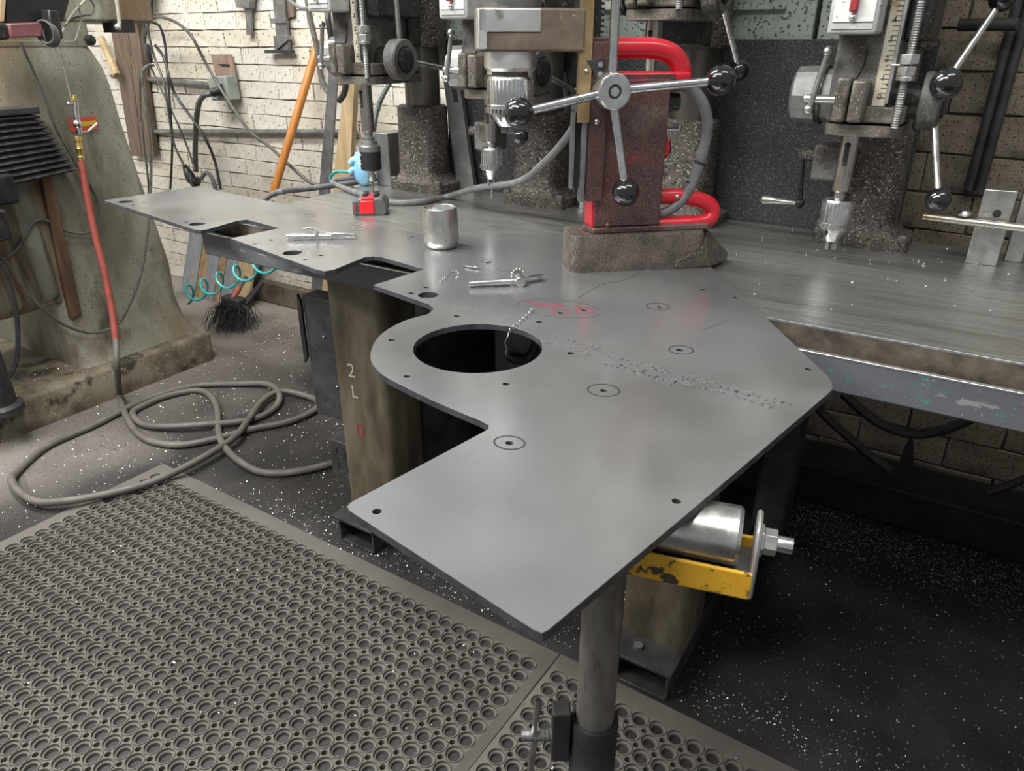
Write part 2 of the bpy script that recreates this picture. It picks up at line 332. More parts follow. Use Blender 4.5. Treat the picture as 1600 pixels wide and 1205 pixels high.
# ---- brick walls: recessed mortar sheet, each brick a child
def brick_mesh(L_, Hh, D, seed):
    r = random.Random(seed); j = lambda a: r.uniform(-a, a)
    hx, hz = L_ / 2 - .0022, Hh / 2 - .0022; c = .0022
    ring = []
    for (x, z) in ((-hx, -hz), (0, -hz), (hx, -hz), (hx, hz), (0, hz), (-hx, hz)): ring.append((x + j(.0028), z + j(.0028)))
    vs = [(x, D, z) for x, z in ring] + [(x, c, z) for x, z in ring] + [(x * .988, j(.0009), z * .962) for x, z in ring]
    fs = []
    for lv in (0, 1):
        for i in range(6): fs.append((lv * 6 + i, lv * 6 + (i + 1) % 6, lv * 6 + 6 + (i + 1) % 6, lv * 6 + 6 + i))
    fs += [(12, 13, 16, 17), (13, 14, 15, 16)]
    return vs, fs
def brick_wall(wall, x0, x1, y, z0, z1, L_, Hh, mats, vis):
    protos = []
    for k in range(8):
        vs, fs = brick_mesh(L_, Hh, .03, 100 + k); me = bpy.data.meshes.new('brick'); me.from_pydata(vs, [], fs)
        bm = bmesh.new(); bm.from_mesh(me); bmesh.ops.recalc_face_normals(bm, faces=bm.faces); bm.to_mesh(me); bm.free()
        me.polygons.foreach_set('use_smooth', [True] * len(me.polygons)); me.set_sharp_from_angle(angle=R(22)); protos.append((me, vs, fs))
    pm = []
    for me, vs, fs in protos:
        for m in mats:
            c = me.copy(); c.materials.append(MATS[m]); pm.append((c, vs, fs))
    rest = MB(); row = 0; z = z0 + Hh / 2; n = 0
    while z < z1:
        x = x0 + (L_ / 2 if row % 2 else 0) + rnd.uniform(-.02, .02)
        while x < x1:
            me, vs, fs = pm[rnd.randrange(len(pm))]
            if vis(x, y, z) and n < 300:
                ob = bpy.data.objects.new('brick', me); COL.objects.link(ob); ob.parent = wall
                ob.location = Vector((x, y + rnd.uniform(-.003, .003), z)) - WL[wall.name]; ob.rotation_euler = (0, rnd.uniform(-.012, .012), 0); n += 1
            else:
                rest.add([Vector(v) + Vector((x, y, z)) for v in vs], fs)
            x += L_
        z += Hh; row += 1
    if rest.v:
        o = rest.build('brickwork', mats[0], wall, recalc=True, ang=60); o['kind'] = 'stuff'
    return n
w1 = MB().box((-6.5, 2.553, 0), (-.75, 2.7, 2.3)).build('wall_back', 'mortar'); tag(w1, 'white painted brick wall behind the bench', kind='structure')
def vis_left(x, y, z):
    u, v = proj((x, y, z)); return (130 < u < 660 and -40 < v < 330) or (230 < u < 520 and 360 < v < 500)
NB1 = brick_wall(w1, -5.6, -.85, 2.545, .0, 2.1, .235, .075, ('brick_a', 'brick_b'), vis_left)
w2 = MB().box((-.75, 2.303, 0), (2.2, 2.7, 2.3)).build('wall_right', 'mortar_dirty'); tag(w2, 'grimy brick wall behind the right end of the bench', kind='structure')
def vis_right(x, y, z):
    u, v = proj((x, y, z)); return (1260 < u < 1680 and -40 < v < 420) or (1250 < u < 1680 and 590 < v < 800)
NB2 = brick_wall(w2, -.62, 2.1, 2.295, .03, 2.1, .245, .1, ('brick_dirty',), vis_right)
w3 = MB().box((-5.7, -3, 0), (-5.6, 2.55, 2.9)).build('wall_left', 'brick_a'); tag(w3, 'plain cream painted workshop wall beyond the milling machine', kind='structure')
bb = MB().box((-3.6, 2.50, 0), (-1.9, 2.548, .12)).build('baseboard_back', 'plinth_dark', bevel=.008); tag(bb, 'dark grimy plinth at the foot of the brick wall', kind='structure')

# ================================================================== BENCH
ZB = .872; Y0 = 1.2
bench = thing('drill_bench', 'long steel drill bench with gutter lip on square legs', 'bench', (-.3, 1.55, 0))
MB().box((-1.71, 1.228, .80), (1.3, 1.945, ZB)).build('bench_top', 'bench_top', bench, bevel=.002)
MB().box((-1.709, 1.2265, .80), (1.3, 1.2278, ZB - .003)).build('side_face', 'bench_side', bench)
MB().box((-1.71, 1.2262, ZB - .0035), (1.3, 1.2282, ZB - .0005)).build('top_edge_strip', 'bright_edge', bench)  # thin strip, brighter than the slab, along its top front edge
lip = MB().box((-1.75, Y0, .774), (1.3, Y0 + .010, .836)).box((-1.75, Y0 + .010, .774), (1.3, 1.26, .784)).box((-1.75, Y0 + .010, .774), (-1.74, 1.945, .836)).box((-1.74, 1.26, .774), (-1.70, 1.945, .784))
lipo = lip.build('gutter_lip', 'bench_lip', bench, bevel=.004)
MB().box((-1.75, Y0 - .0006, .833), (1.3, Y0 + .0095, .8372)).build('lip_edge', 'bright_edge', lipo, bevel=.001)
def leg(cx, cy, hx, hy, name='leg', z0=.086, z1=.80, r=.022, m='leg'):
    b = MB(); b.loft([[(x, y, z) for x, y in rrect(cx, cy, hx, hy, r)] for z in (z0, z1)]); return b.build(name, m, bench, ang=50)
L1 = leg(-1.24, 1.30, .088, .075); L2 = leg(-.39, 1.275, .075, .075)
leg(-1.24, 1.82, .07, .06, m='dark_steel'); leg(-.28, 1.80, .045, .05, m='dark_steel'); leg(1.0, 1.29, .08, .075); leg(1.0, 1.82, .07, .06, m='dark_steel')
for fx, yf in ((-1.262, 1.177), (-.385, 1.137), (1.0, 1.15)):
    f = MB(); w_ = .066
    f.box((fx - w_, yf, 0), (fx - w_ + .007, 1.92, .078)).box((fx + w_ - .007, yf, 0), (fx + w_, 1.92, .078)).box((fx - w_, yf, 0), (fx + w_, 1.92, .005))
    fo = f.build('foot_channel', 'dark_steel', bench, bevel=.0015)
    MB().box((fx - w_ - .012, yf - .012, .078), (fx + w_ + .006, 1.92, .087)).build('foot_plate', 'dark_steel', fo, bevel=.0015)
    MB().lathe((fx - .02, yf + .03, .087), (fx - .02, yf + .03, 1), [(0, .011), (.008, .011)], 6).build('bolt', 'grey_steel', fo)
MB().box((-1.175, 1.38, .0), (-1.165, 1.80, .62)).build('leg_panel', 'dark_steel', bench)  # dark upright sheet between the left legs
MB().box((-1.69, 1.935, 0), (-.34, 1.943, .80)).build('shade_sheet', 'dark_steel', bench)  # added dark sheet standing in for the shade under the bench
text('2', .055, 'cable_beige', (-1.262, 1.2243, .53), FRONT, 'chalk_mark', L1)
text('L', .05, 'cable_beige', (-1.258, 1.2243, .47), FRONT, 'chalk_mark', L1)
text('0', .062, 'red_ink', (-1.252, 1.2243, .355), FRONT, 'chalk_mark', L1)

beam = MB().box((-.95, 2.10, 0), (1.6, 2.28, .12)).build('floor_beam', 'black_steel', bevel=.004); tag(beam, 'black steel beam lying along the floor below the brick wall', 'beam')
p_ = A(1230, 770, 0); foot = MB().box((p_.x - .05, p_.y, 0), (p_.x + .05, p_.y + .012, .09)).build('steel_offcut', 'tank_grey', bevel=.001); tag(foot, 'small grey steel plate standing on the floor under the bench', 'plate')
tk = thing('coolant_tank', 'dark grey tank under the bench seen through the round plate opening', 'tank', (-.95, 1.72, 0))
TX = AY(772, 550, 1.62).x
MB().box((TX, 1.62, 0), (-.50, 1.90, .62)).build('tank_body', 'tank_grey', tk, bevel=.006)
MB().tube(smooth_path([AY(u, v, 1.60) for u, v in [(842, 512), (840, 530), (832, 550), (820, 562), (806, 562), (796, 556)]], 5), .014, 8).build('hose', 'cable_black', tk)

# ================================================================== BACKSPLASH
sp = MB().box((-1.47, 1.953, .80), (-.14, 1.960, 1.305)).build('splash_sheet', 'panel_dark', bevel=.001); tag(sp, 'dark oily sheet metal splash guard standing behind the drill presses', 'panel')
cb = thing('wall_cabinet', 'pale green speckled steel cabinet above the dark splash guard', 'cabinet', (-.75, 2.1, 1.2))
MB().box((-1.52, 1.972, 1.22), (-.41, 2.2, 1.85)).box((-.40, 1.972, 1.22), (-.20, 2.2, 1.85)).build('cabinet_body', 'panel_green', cb, bevel=.003)
p_ = AY(1215, 12, 1.97); MB().box((p_.x - .35, 1.958, p_.z - .004), (p_.x + .02, 1.972, p_.z + .006)).build('drip_rail', 'panel_green', cb, bevel=.001)

# ================================================================== DRILL PRESSES
SY = 1.66
def chuck_parts(parent, z0, z1, r, sx=0, sy=SY, name='chuck', m='bright_steel'):
    h = z1 - z0; b = MB()
    b.lathe((sx, sy, z0), (sx, sy, z1 + 1), [(0, r * .45), (.012, r * .62), (h * .30, r * .93), (h * .30, r * 1.0), (h * .42, r * 1.0), (h * .42, r * .98), (h * .43, r * .98), (h * .93, r * .98), (h * .97, r * .9), (h, r * .55)], 30)
    o = b.build(name, m, parent)
    t = MB(); nT = 26
    for k in range(nT):
        a = 2 * math.pi * k / nT; c = Vector((sx + r * 1.0 * math.cos(a), sy + r * 1.0 * math.sin(a), z0 + h * .40)); t.box(c - Vector((.0035, .0022, .004)), c + Vector((.0035, .0022, .004)), a)
    t.build('gear_teeth', 'worn_steel', o)
    t = MB(); nT = 26
    for k in range(nT):
        a = 2 * math.pi * (k + .5) / nT; c = Vector((sx + r * .985 * math.cos(a), sy + r * .985 * math.sin(a), z0 + h * .68)); t.box(c - Vector((.0007, .0014, h * .24)), c + Vector((.0007, .0014, h * .24)), a)
    t.build('knurling', m, o)
    j = MB()
    for k in range(3):
        a = 2.2 + 2 * math.pi * k / 3; c = Vector((sx + r * .2 * math.cos(a), sy + r * .2 * math.sin(a), z0 - .006)); j.box(c - Vector((r * .2, .004, .012)), c + Vector((r * .2, .004, .012)), a)
    j.build('jaw', 'grey_steel', o)
    kh = MB(); a = -2.0; d = Vector((math.cos(a), math.sin(a), 0)); c = Vector((sx, sy, z0 + h * .2)) + d * r * .80; kh.cyl(c, c + d * r * .14, r * .16, n=12); kh.build('key_hole', 'ink', o)
    return o
PX = [-.24, -.68, -1.11, -1.54]
press = thing('drill_press', 'drill press with chuck standing furthest right, crank handle on its left side', 'drill press', (.03, 1.88, ZB), group='drill presses along the bench')
def P(name, b, m, bevel=0, parent=None, **k): return b.build(name, m, parent or press, bevel=bevel, **k)
# pedestal with splayed flange
b = MB()
def ring(z, x0, x1, y0, y1, r): return [(x, y, z) for x, y in rrect((x0 + x1) / 2, (y0 + y1) / 2, (x1 - x0) / 2, (y1 - y0) / 2, r, 4)]
b.loft([ring(ZB, -.066, .137, 1.805, 1.945, .02), ring(ZB + .024, -.066, .137, 1.805, 1.945, .02), ring(ZB + .032, -.058, .118, 1.815, 1.945, .03), ring(ZB + .05, -.052, .10, 1.822, 1.945, .04), ring(1.08, -.050, .095, 1.826, 1.945, .04), ring(1.118, -.050, .095, 1.826, 1.945, .04), ring(1.124, -.044, .088, 1.832, 1.94, .04)])
ped = P('pedestal', b, 'press_cast', ang=40)
for (bx, by) in ((-.052, 1.818), (.122, 1.82)): P('base_bolt', MB().lathe((bx, by, ZB + .024), (bx, by, 2), [(0, .012), (.01, .012), (.014, .008)], 6), 'press_grey', parent=ped)
P('column', MB().cyl((.024, 1.89, 1.12), (.024, 1.89, 1.75), .054, n=28), 'press_column')
b = MB().box((-.085, 1.765, 1.02), (-.02, 1.84, 1.097)); cbx = P('crank_box', b, 'press_grey', .006)
P('crank_shaft', MB().cyl((-.12, 1.80, 1.068), (-.08, 1.80, 1.068), .013), 'press_cast', parent=cbx)
P('crank_arm', MB().tube([(-.114, 1.80, 1.072), (-.112, 1.798, 1.04), (-.102, 1.79, .962)], .007, 8).ball((-.102, 1.79, .962), .0115, 12, 8), 'press_black', parent=cbx)
P('crank_handle', MB().lathe((-.104, 1.788, .962), (-.19, 1.782, .963), [(0, .006), (.015, .006), (.02, .0065), (.05, .0085), (.07, .0125), (.08, .012), (.087, .006)], 14), 'worn_steel', parent=cbx)
P('column_collar', MB().lathe((.024, 1.885, 1.285), (.024, 1.885, 3), [(0, .07), (.006, .076), (.42, .076)], 28), 'press_cast')
P('collar_web', MB().box((-.03, 1.78, 1.29), (.075, 1.87, 1.66)), 'press_black', .004)
# head
hd = P('head', MB().box((-.046, 1.60, 1.158), (.062, 1.84, 1.66)), 'press_grey', .008)
P('head_cheek', MB().box((.062, 1.62, 1.30), (.105, 1.80, 1.66)), 'press_black', .006)
P('head_foot', MB().box((.02, 1.592, 1.160), (.094, 1.72, 1.19)), 'press_rust', .003)
P('head_flange', MB().loft([ring(z, -.044, .094, 1.585, 1.82, .03) for z in (1.136, 1.156)]), 'press_rust', ang=50)
b = MB().box((-.027, 1.557, 1.162), (-.003, 1.605, 1.240)); cl = P('quill_clamp', b, 'press_rust', .005)
P('quill_clamp', MB().box((.000, 1.557, 1.162), (.027, 1.605, 1.236)), 'press_rust', .005)
P('slit', MB().tube([(-.0015, 1.5985, 1.238), (.004, 1.5985, 1.25), (.007, 1.5985, 1.262), (.008, 1.5985, 1.285)], .0016, 6), 'ink')
P('clamp_bar', MB().cyl((-.08, 1.578, 1.20), (-.02, 1.578, 1.20), .0085, n=14).ball((-.08, 1.578, 1.20), .0085, 12, 8), 'worn_steel')
b = MB().cyl((-.0705, 1.57, 1.186), (-.055, 1.572, 1.278), .0058, n=12).ball((-.0725, 1.57, 1.181), .0095, 14, 8).ball((-.0545, 1.572, 1.283), .0095, 14, 8); P('clamp_lever', b, 'worn_steel')
b = MB().lathe((-.126, 1.68, 1.202), (0, 1.68, 1.202), [(0, .046), (.006, .054), (.05, .056), (.054, .050), (.08, .050)], 14); P('spring_hub', b, 'grey_steel', ang=20)
P('spring_hub_seam', MB().cyl((-.072, 1.68, 1.202), (-.066, 1.68, 1.202), .057, n=24), 'press_black')
P('feed_boss', MB().cyl((.06, 1.67, 1.198), (.112, 1.67, 1.198), .033, n=20), 'press_black')
fh = P('feed_hub', MB().lathe((.110, 1.67, 1.198), (.2, 1.67, 1.198), [(0, .05), (.002, .052), (.034, .052), (.038, .048), (.038, .034), (.034, .032), (.034, .001)], 30), 'press_grey')
P('feed_hub_cap', MB().lathe((.146, 1.67, 1.198), (.2, 1.67, 1.198), [(0, .030), (.006, .030), (.008, .026)], 24), 'press_black', parent=fh)
P('depth_scale', MB().box((.034, 1.592, 1.19), (.058, 1.601, 1.62)), 'scale_strip', .002)
P('scale_edge', MB().box((.056, 1.585, 1.196), (.063, 1.601, 1.62)), 'worn_steel', .001)
ds = [x for x in bpy.data.objects if x.parent == press and x.name.startswith('depth_scale')][0]
for k in range(5): text('0123' [k] if k < 4 else '4', .014, 'ink', (.0455, 1.5917, 1.207 + k * .032), FRONT, 'digit', ds)
b = MB()
for k in range(30): b.box((.049 - (.004 if k % 4 else .008), 1.5914, 1.205 + k * .008), (.056, 1.592, 1.206 + k * .008))
P('tick_marks', b, 'ink', parent=ds)
b = MB(); prof = []
for k in range(110): prof += [(k * .0042, .0078), (k * .0042 + .0021, .0064)]
b.lathe((.083, 1.583, 1.155), (.083, 1.583, 2), prof, 10); rodo = P('depth_rod', b, 'grey_steel', ang=20)
b = MB().lathe((.083, 1.583, 1.2445), (.083, 1.583, 2), [(0, .017), (.0155, .017)], 6).lathe((.083, 1.583, 1.236), (.083, 1.583, 2), [(0, .0155), (.0075, .0155)], 16); P('stop_nut', b, 'worn_steel', .001, parent=rodo)
P('stop_nut', MB().lathe((.083, 1.583, 1.2635), (.083, 1.583, 2), [(0, .0175), (.0165, .0175)], 6, rot0=.3).box((.055, 1.578, 1.2605), (.09, 1.588, 1.2635)), 'worn_steel', .001, parent=rodo)
sw = P('switch_box', MB().box((-.054, 1.525, 1.312), (.028, 1.60, 1.42)), 'switch_grey', .005)
P('switch_plate', MB().box((-.047, 1.522, 1.331), (.021, 1.5255, 1.40)), 'switch_white', .001, parent=sw)
P('switch_label', MB().box((-.047, 1.5225, 1.320), (.021, 1.5255, 1.329)), 'switch_grey', parent=sw)
P('toggle', MB().box((-.020, 1.508, 1.347), (-.007, 1.523, 1.374)), 'toggle_red', .002, parent=sw)
P('toggle_stop', MB().ball((-.0135, 1.519, 1.338), .0065, 10, 6), 'worn_steel', parent=sw)
presses = [press]
labels = ['drill press with chuck standing furthest right, crank handle on its left side', 'drill press behind the red magnetic drill, its quill seen through the handle',
          'drill press left of the red magnetic drill, chuck holding a thin drill bit', 'drill press standing furthest left, carrying a black tapping head']
for k in range(1, 4):
    c = copy_tree(press); presses.append(c)
for k, o in enumerate(presses): o.location = Vector((PX[k] + .03, 1.88, ZB)); o['label'] = labels[k]
DZ = [0, .205, .036, .058]
for k, o in enumerate(presses):
    for ch in [x for x in bpy.data.objects if x.parent == o]:
        base_n = ch.name.split('.')[0]
        if k == 3 and base_n == 'crank_box' or k == 1 and base_n == 'crank_box':
            for g_ in [x for x in bpy.data.objects if x.parent == ch]: bpy.data.objects.remove(g_, do_unlink=True)
            bpy.data.objects.remove(ch, do_unlink=True); continue
        if k == 2 and base_n == 'crank_box':
            ch.location.x -= .045
            for g_ in [x for x in bpy.data.objects if x.parent == ch and x.name.split('.')[0] in ('crank_arm', 'crank_handle')]: bpy.data.objects.remove(g_, do_unlink=True)
        if base_n not in ('pedestal', 'column', 'crank_box', 'column_collar', 'collar_web'): ch.location.z += DZ[k]
LEV = [[((.155, 1.50, 1.236), .026), ((.182, 1.60, 1.030), .023), ((.20, 1.74, 1.372), .024)],
       [((.17, 1.60, 1.222), .022), ((.17, 1.80, 1.10), .022), ((.15, 1.60, 1.375), .022)],
       [((.135, 1.555, 1.105), .020), ((.16, 1.83, 1.18), .022), ((.15, 1.63, 1.372), .022)],
       [((.125, 1.56, 1.385), .022), ((.165, 1.84, 1.215), .022), ((.15, 1.70, 1.03), .022)]]
q = AX(1155, 110, PX[1] + .17); LEV[1][0] = ((.17, q.y, q.z), .022)
LEV[1] = [LEV[1][0], ((.15, 1.80, 1.60), .022)]
q = AX(813, 213, PX[2] + .14); LEV[2][0] = ((.14, q.y, q.z), .020)
q = AX(614, -60, PX[3] + .14); LEV[3][0] = ((.14, q.y, q.z), .022)
q = AX(748, 118, PX[3] + .16); LEV[3][1] = ((.16, q.y, q.z), .018); LEV[3] = LEV[3][:2]
for k, o in enumerate(presses):
    WL[o.name] = Vector((PX[k] + .03, 1.88, ZB)); sh_ = Vector((PX[k], 0, 0))
    for (e, rr) in LEV[k]:
        c = Vector((.130, 1.67, 1.198 + DZ[k])); e = Vector(e); d = (e - c).normalized(); s_ = c + d * .045
        lv = MB().cyl(s_ + sh_, e + sh_, .0075, .0058, 12).build('feed_lever', 'worn_steel', o)
        MB().ball(e + sh_, rr, 24, 14).build('ball_knob', 'knob', lv)
def quill(o, sx, z0, r=.0175, z1=1.14):
    WL[o.name] = Vector((PX[presses.index(o)] + .03, 1.88, ZB))
    q = MB().lathe((sx, SY, z0), (sx, SY, 3), [(0, r * .8), (.004, r), (z1 - z0, r)], 20).build('quill', 'quill_steel', o)
    MB().box((sx - .0045, SY - r - .0006, z1 - .062), (sx + .0045, SY - r + .004, z1 - .03)).ball((sx, SY - r + .0005, z1 - .028), .006, 10, 6).ball((sx, SY - r + .0005, z1 - .064), .005, 10, 6).build('drift_slot', 'ink', q)
# right press: chuck close to the bench
quill(presses[0], PX[0], 1.018); MB().cyl((PX[0], SY, 1.0), (PX[0], SY, 1.02), .011).build('arbor', 'worn_steel', presses[0]); chuck_parts(presses[0], .916, 1.006, .031, PX[0])
# behind the magnetic drill
quill(presses[1], PX[1], 1.265, z1=1.345); 
MB().cyl((PX[1], SY, 1.11), (PX[1], SY, 1.27), .012).build('arbor', 'worn_steel', presses[1]); chuck_parts(presses[1], 1.03, 1.12, .031, PX[1])
# chuck with drill bit
quill(presses[2], PX[2], 1.06, z1=1.176); MB().cyl((PX[2], SY, 1.045), (PX[2], SY, 1.065), .011).build('arbor', 'worn_steel', presses[2]); chuck_parts(presses[2], .968, 1.05, .028, PX[2])
MB().cyl((PX[2], SY, .915), (PX[2], SY, .968), .0028, n=8).build('drill_bit', 'worn_steel', presses[2])
# tapping head
o = presses[3]; quill(o, PX[3], 1.062, .019, 1.198); x = PX[3]
MB().lathe((x, SY, 1.028), (x, SY, 2), [(0, .024), (.01, .022), (.012, .016), (.02, .017), (.022, .012), (.036, .013)], 20).build('collar', 'grey_steel', o)
th = MB().lathe((x, SY, .955), (x, SY, 2), [(0, .027), (.004, .031), (.054, .031)], 28).build('tapping_head', 'plastic_black', o)
MB().lathe((x, SY, 1.009), (x, SY, 2), [(0, .0312), (.014, .0312), (.018, .028), (.02, .022)], 28).build('head_ring', 'grey_steel', th)
b = MB()
for k, (wd_, zz) in enumerate(((.016, 1.0), (.008, .992), (.012, .984), (.010, .979), (.013, .974), (.006, .962))):
    for q in range(int(wd_ / .002)):
        a = -2.35 + q * .068; c = Vector((x + .0312 * math.cos(a), SY + .0312 * math.sin(a), zz)); b.box(c - Vector((.0004, .0008, .0022 if k == 0 else .0012)), c + Vector((.0004, .0008, .0022 if k == 0 else .0012)), a)
b.build('printed_text', 'switch_white', th)
MB().lathe((x, SY, .922), (x, SY, 2), [(0, .008), (.004, .0105), (.02, .0105), (.022, .008), (.026, .008), (.028, .012), (.034, .012)], 16).build('tap_collet', 'worn_steel', o)
MB().cyl((x, SY, .882), (x, SY, .924), .003, n=8).build('tap', 'grey_steel', o)

# slotted castings and a small pump between the presses
for lb, pts_, sl_ in (('grey slotted casting standing between the two left drill presses', [(695, 96), (718, 96), (742, 262), (716, 262)], [(703, 120), (710, 120), (716, 160), (709, 160)]),
                      ('grey slotted casting standing behind the press left of the magnetic drill', [(858, 112), (884, 112), (900, 262), (872, 262)], [(868, 135), (875, 135), (881, 170), (874, 170)])):
    q_ = [AY(u, v, 1.935) for u, v in pts_]; t_ = thing('slotted_casting', lb, 'casting', (q_[3].x, 1.935, ZB), group='slotted castings behind the presses'); k_ = (ZB - q_[0].z) / (q_[3].z - q_[0].z)
    a_, b_, c_, d_ = q_[0], q_[1], q_[1].lerp(q_[2], k_), q_[0].lerp(q_[3], k_)
    q_ = [a_, b_, c_, d_]; MB().add(q_ + [p + Vector((0, -.02, 0)) for p in q_], [(0, 1, 2, 3), (7, 6, 5, 4), (0, 4, 5, 1), (1, 5, 6, 2), (2, 6, 7, 3), (3, 7, 4, 0)]).build('casting_web', 'grey_steel', t_, bevel=.002)
    q_ = [AY(u, v, 1.914) for u, v in sl_]; MB().add(q_ + [p + Vector((0, -.0008, 0)) for p in q_], [(0, 1, 2, 3), (7, 6, 5, 4), (0, 4, 5, 1), (1, 5, 6, 2), (2, 6, 7, 3), (3, 7, 4, 0)]).build('slot', 'ink', t_)
q = A(744, 289, ZB); pu = thing('coolant_pump', 'small pale green pump block with black top between the left presses', 'pump', (q.x, q.y + .03, ZB))
MB().box((q.x - .035, q.y, ZB), (q.x + .035, q.y + .06, ZB + .05)).build('pump_body', 'outlet_green', pu, bevel=.003)
MB().lathe((q.x - .005, q.y + .03, ZB + .05), (q.x - .005, q.y + .03, 3), [(0, .026), (.05, .024), (.054, .018), (.075, .016), (.08, .01)], 18).build('pump_top', 'press_black', pu)
MB().box((q.x - .05, q.y + .005, ZB + .093), (q.x - .01, q.y + .015, ZB + .100)).build('valve_lever', 'battery_red_dim', pu, bevel=.002)
# ================================================================== CUT STEEL PLATE
ZP = .882; TH = .0098
outline = [(-2.147, 1.178), (-1.612, 1.088), (-1.588, 1.090), (-1.584, 1.11), (-1.600, 1.212), (-1.588, 1.230), (-1.442, 1.209), (-1.459, 1.076), (-1.104, 1.000), (-1.075, 0.999), (-1.068, 1.02), (-1.080, 1.12), (-1.069, 1.138), (-1.051, 1.142),
           (-.914, 1.118), (-.930, .983), (-.772, .951), (-.749, .936), (-.741, .910)]
arcpts = [A(u, v, ZP) for u, v in [(631, 501.7), (599, 519.6), (583, 539.5), (579.4, 559.4), (587.4, 575), (607, 591)]]
sm = smooth_path([(-.741, .910, ZP)] + arcpts + [(-.529, .653, ZP)], 5)[1:]
outline += [(p.x, p.y) for p in sm]
outline += [(-.449, .641), (-.434, .637), (-.429, .628), (-.430, .618), (-.4605, .428), (-.459, .421), (-.452, .417), (-.216, .376), (-.209, .3765), (-.2065, .382), (-.165, .607), (-.1045, .950), (-.103, .966), (-.106, .980), (-.114, 1.0), (-.246, 1.189), (-.422, 1.437), (-.581, 1.661), (-.804, 1.53), (-.974, 1.43), (-1.073, 1.340), (-1.146, 1.352), (-2.111, 1.47)]
holes = [(-.587, .835, .098)]
for u, v, r in [(196, 315, .020), (308, 350, .020), (457, 395, .021), (669, 461, .0185)]:
    p = A(u, v, ZP); holes.append((p.x, p.y, r))
small = [(226, 316), (208, 320), (317, 342), (292, 347), (424, 375), (398, 381), (502, 399), (477, 406), (666, 449), (643, 458), (694, 388), (763, 410), (714, 494), (843, 503), (612, 531), (636, 588), (791, 600), (892, 552), (876, 489), (913, 485), (1031, 480), (1062, 547), (943, 610), (796, 692), (589, 799), (1057, 783), (1263, 577), (1150, 465), (645, 371), (1098, 452)]
for u, v in small:
    p = A(u, v, ZP); holes.append((p.x, p.y, .0055 if v < 560 else .0050))
cu = bpy.data.curves.new('cut', 'CURVE'); cu.dimensions = '2D'; cu.fill_mode = 'BOTH'; cu.extrude = TH / 2 - .0005; cu.bevel_depth = .0005; cu.bevel_resolution = 0
def spl(pts):
    s = cu.splines.new('POLY'); s.points.add(len(pts) - 1); s.use_cyclic_u = True
    for i, p in enumerate(pts): s.points[i].co = (p[0], p[1], 0, 1)
spl(outline)
for hx, hy, hr in holes:
    n = 72 if hr > .05 else (32 if hr > .01 else 14); spl([(hx + hr * math.cos(2 * math.pi * k / n), hy + hr * math.sin(2 * math.pi * k / n)) for k in range(n)])
co = bpy.data.objects.new('cut', cu); COL.objects.link(co)
dg = bpy.context.evaluated_depsgraph_get(); me = bpy.data.meshes.new_from_object(co.evaluated_get(dg)); bpy.data.objects.remove(co, do_unlink=True)
org = Vector((-.8, 1.0, ZP - TH)); me.transform(Matrix.Translation(Vector((0, 0, ZP - TH / 2)) - org))
me.materials.clear(); me.materials.append(MATS['plate']); me.materials.append(MATS['plate_edge'])
for p in me.polygons: p.material_index = 0 if abs(p.normal.z) > .95 else 1; p.use_smooth = False
plate = bpy.data.objects.new('cut_steel_plate', me); COL.objects.link(plate); plate.location = org; WL[plate.name] = org
tag(plate, 'large flat grey steel plate with stepped notches and a round opening', 'steel plate')
def flat_line(pts, wdt, m, name, z=ZP, closed=False):
    b = MB(); vs = []; fs = []; n = len(pts)
    for i, p in enumerate(pts):
        p = Vector((p[0], p[1], 0)); q0 = Vector((*pts[(i - 1) % n if closed else max(i - 1, 0)][:2], 0)); q1 = Vector((*pts[(i + 1) % n if closed else min(i + 1, n - 1)][:2], 0))
        t = (q1 - q0); t = t.normalized() if t.length > 1e-9 else Vector((1, 0, 0)); s_ = Vector((-t.y, t.x, 0)) * wdt / 2
        for q in (p - s_, p + s_): vs.append((q.x, q.y, z + .00025))
    for i in range(n if closed else n - 1): j = (i + 1) % n; fs.append((2 * i, 2 * i + 1, 2 * j + 1, 2 * j))
    return b.add(vs, fs).build(name, m, plate, recalc=False)
def pix_ellipse(u, v, ru, rv, tilt=0, n=28, full=1.0):
    out = []
    for k in range(n):
        a = 2 * math.pi * k / n * full; x = ru * math.cos(a); y = rv * math.sin(a)
        p = A(u + x, v + y + tilt * x, ZP); out.append((p.x, p.y))
    return out
for (u, v, a_, b_) in [(1028, 479, 18, 5), (1064, 547, 19, 6.5), (943, 610, 25, 9.5), (796, 692, 24, 10.5), (645, 372, 9, 3), (650, 381, 8, 3), (557, 350, 8, 2.5), (563, 358, 9, 2.5), (484, 337, 8, 2), (760, 409, 8, 2.5), (790, 421, 12, 3)]:
    flat_line(pix_ellipse(u, v, a_, b_, .06), .0022, 'ink' if v > 430 else 'pencil', 'pen_ring', closed=True)
flat_line(pix_ellipse(873, 482, 66, 13.5, .085, 40), .0022, 'pencil', 'pen_ring', closed=True)
for (u, v) in [(876, 489), (913, 486)]: flat_line(pix_ellipse(u, v - .5, 13, 4.2), .0025, 'red_ink', 'red_pen_ring', closed=True)
scr = [[(823, 475), (829, 471), (834, 476), (839, 474)], [(836, 479), (846, 474), (850, 478), (842, 477)], [(852, 480), (858, 474), (862, 481), (866, 475)], [(866, 481), (870, 477), (878, 477), (872, 481)], [(898, 480), (903, 480), (906, 483)]]
for s in scr: flat_line([(q.x, q.y) for q in smooth_path([A(u, v, ZP) for u, v in s], 4)], .0026, 'red_ink', 'red_pen_letter')
flat_line([(q.x, q.y) for q in smooth_path([A(u, v, ZP) for u, v in [(905, 465), (940, 445), (975, 438), (1000, 425)]], 4)], .002, 'pencil', 'scratch')
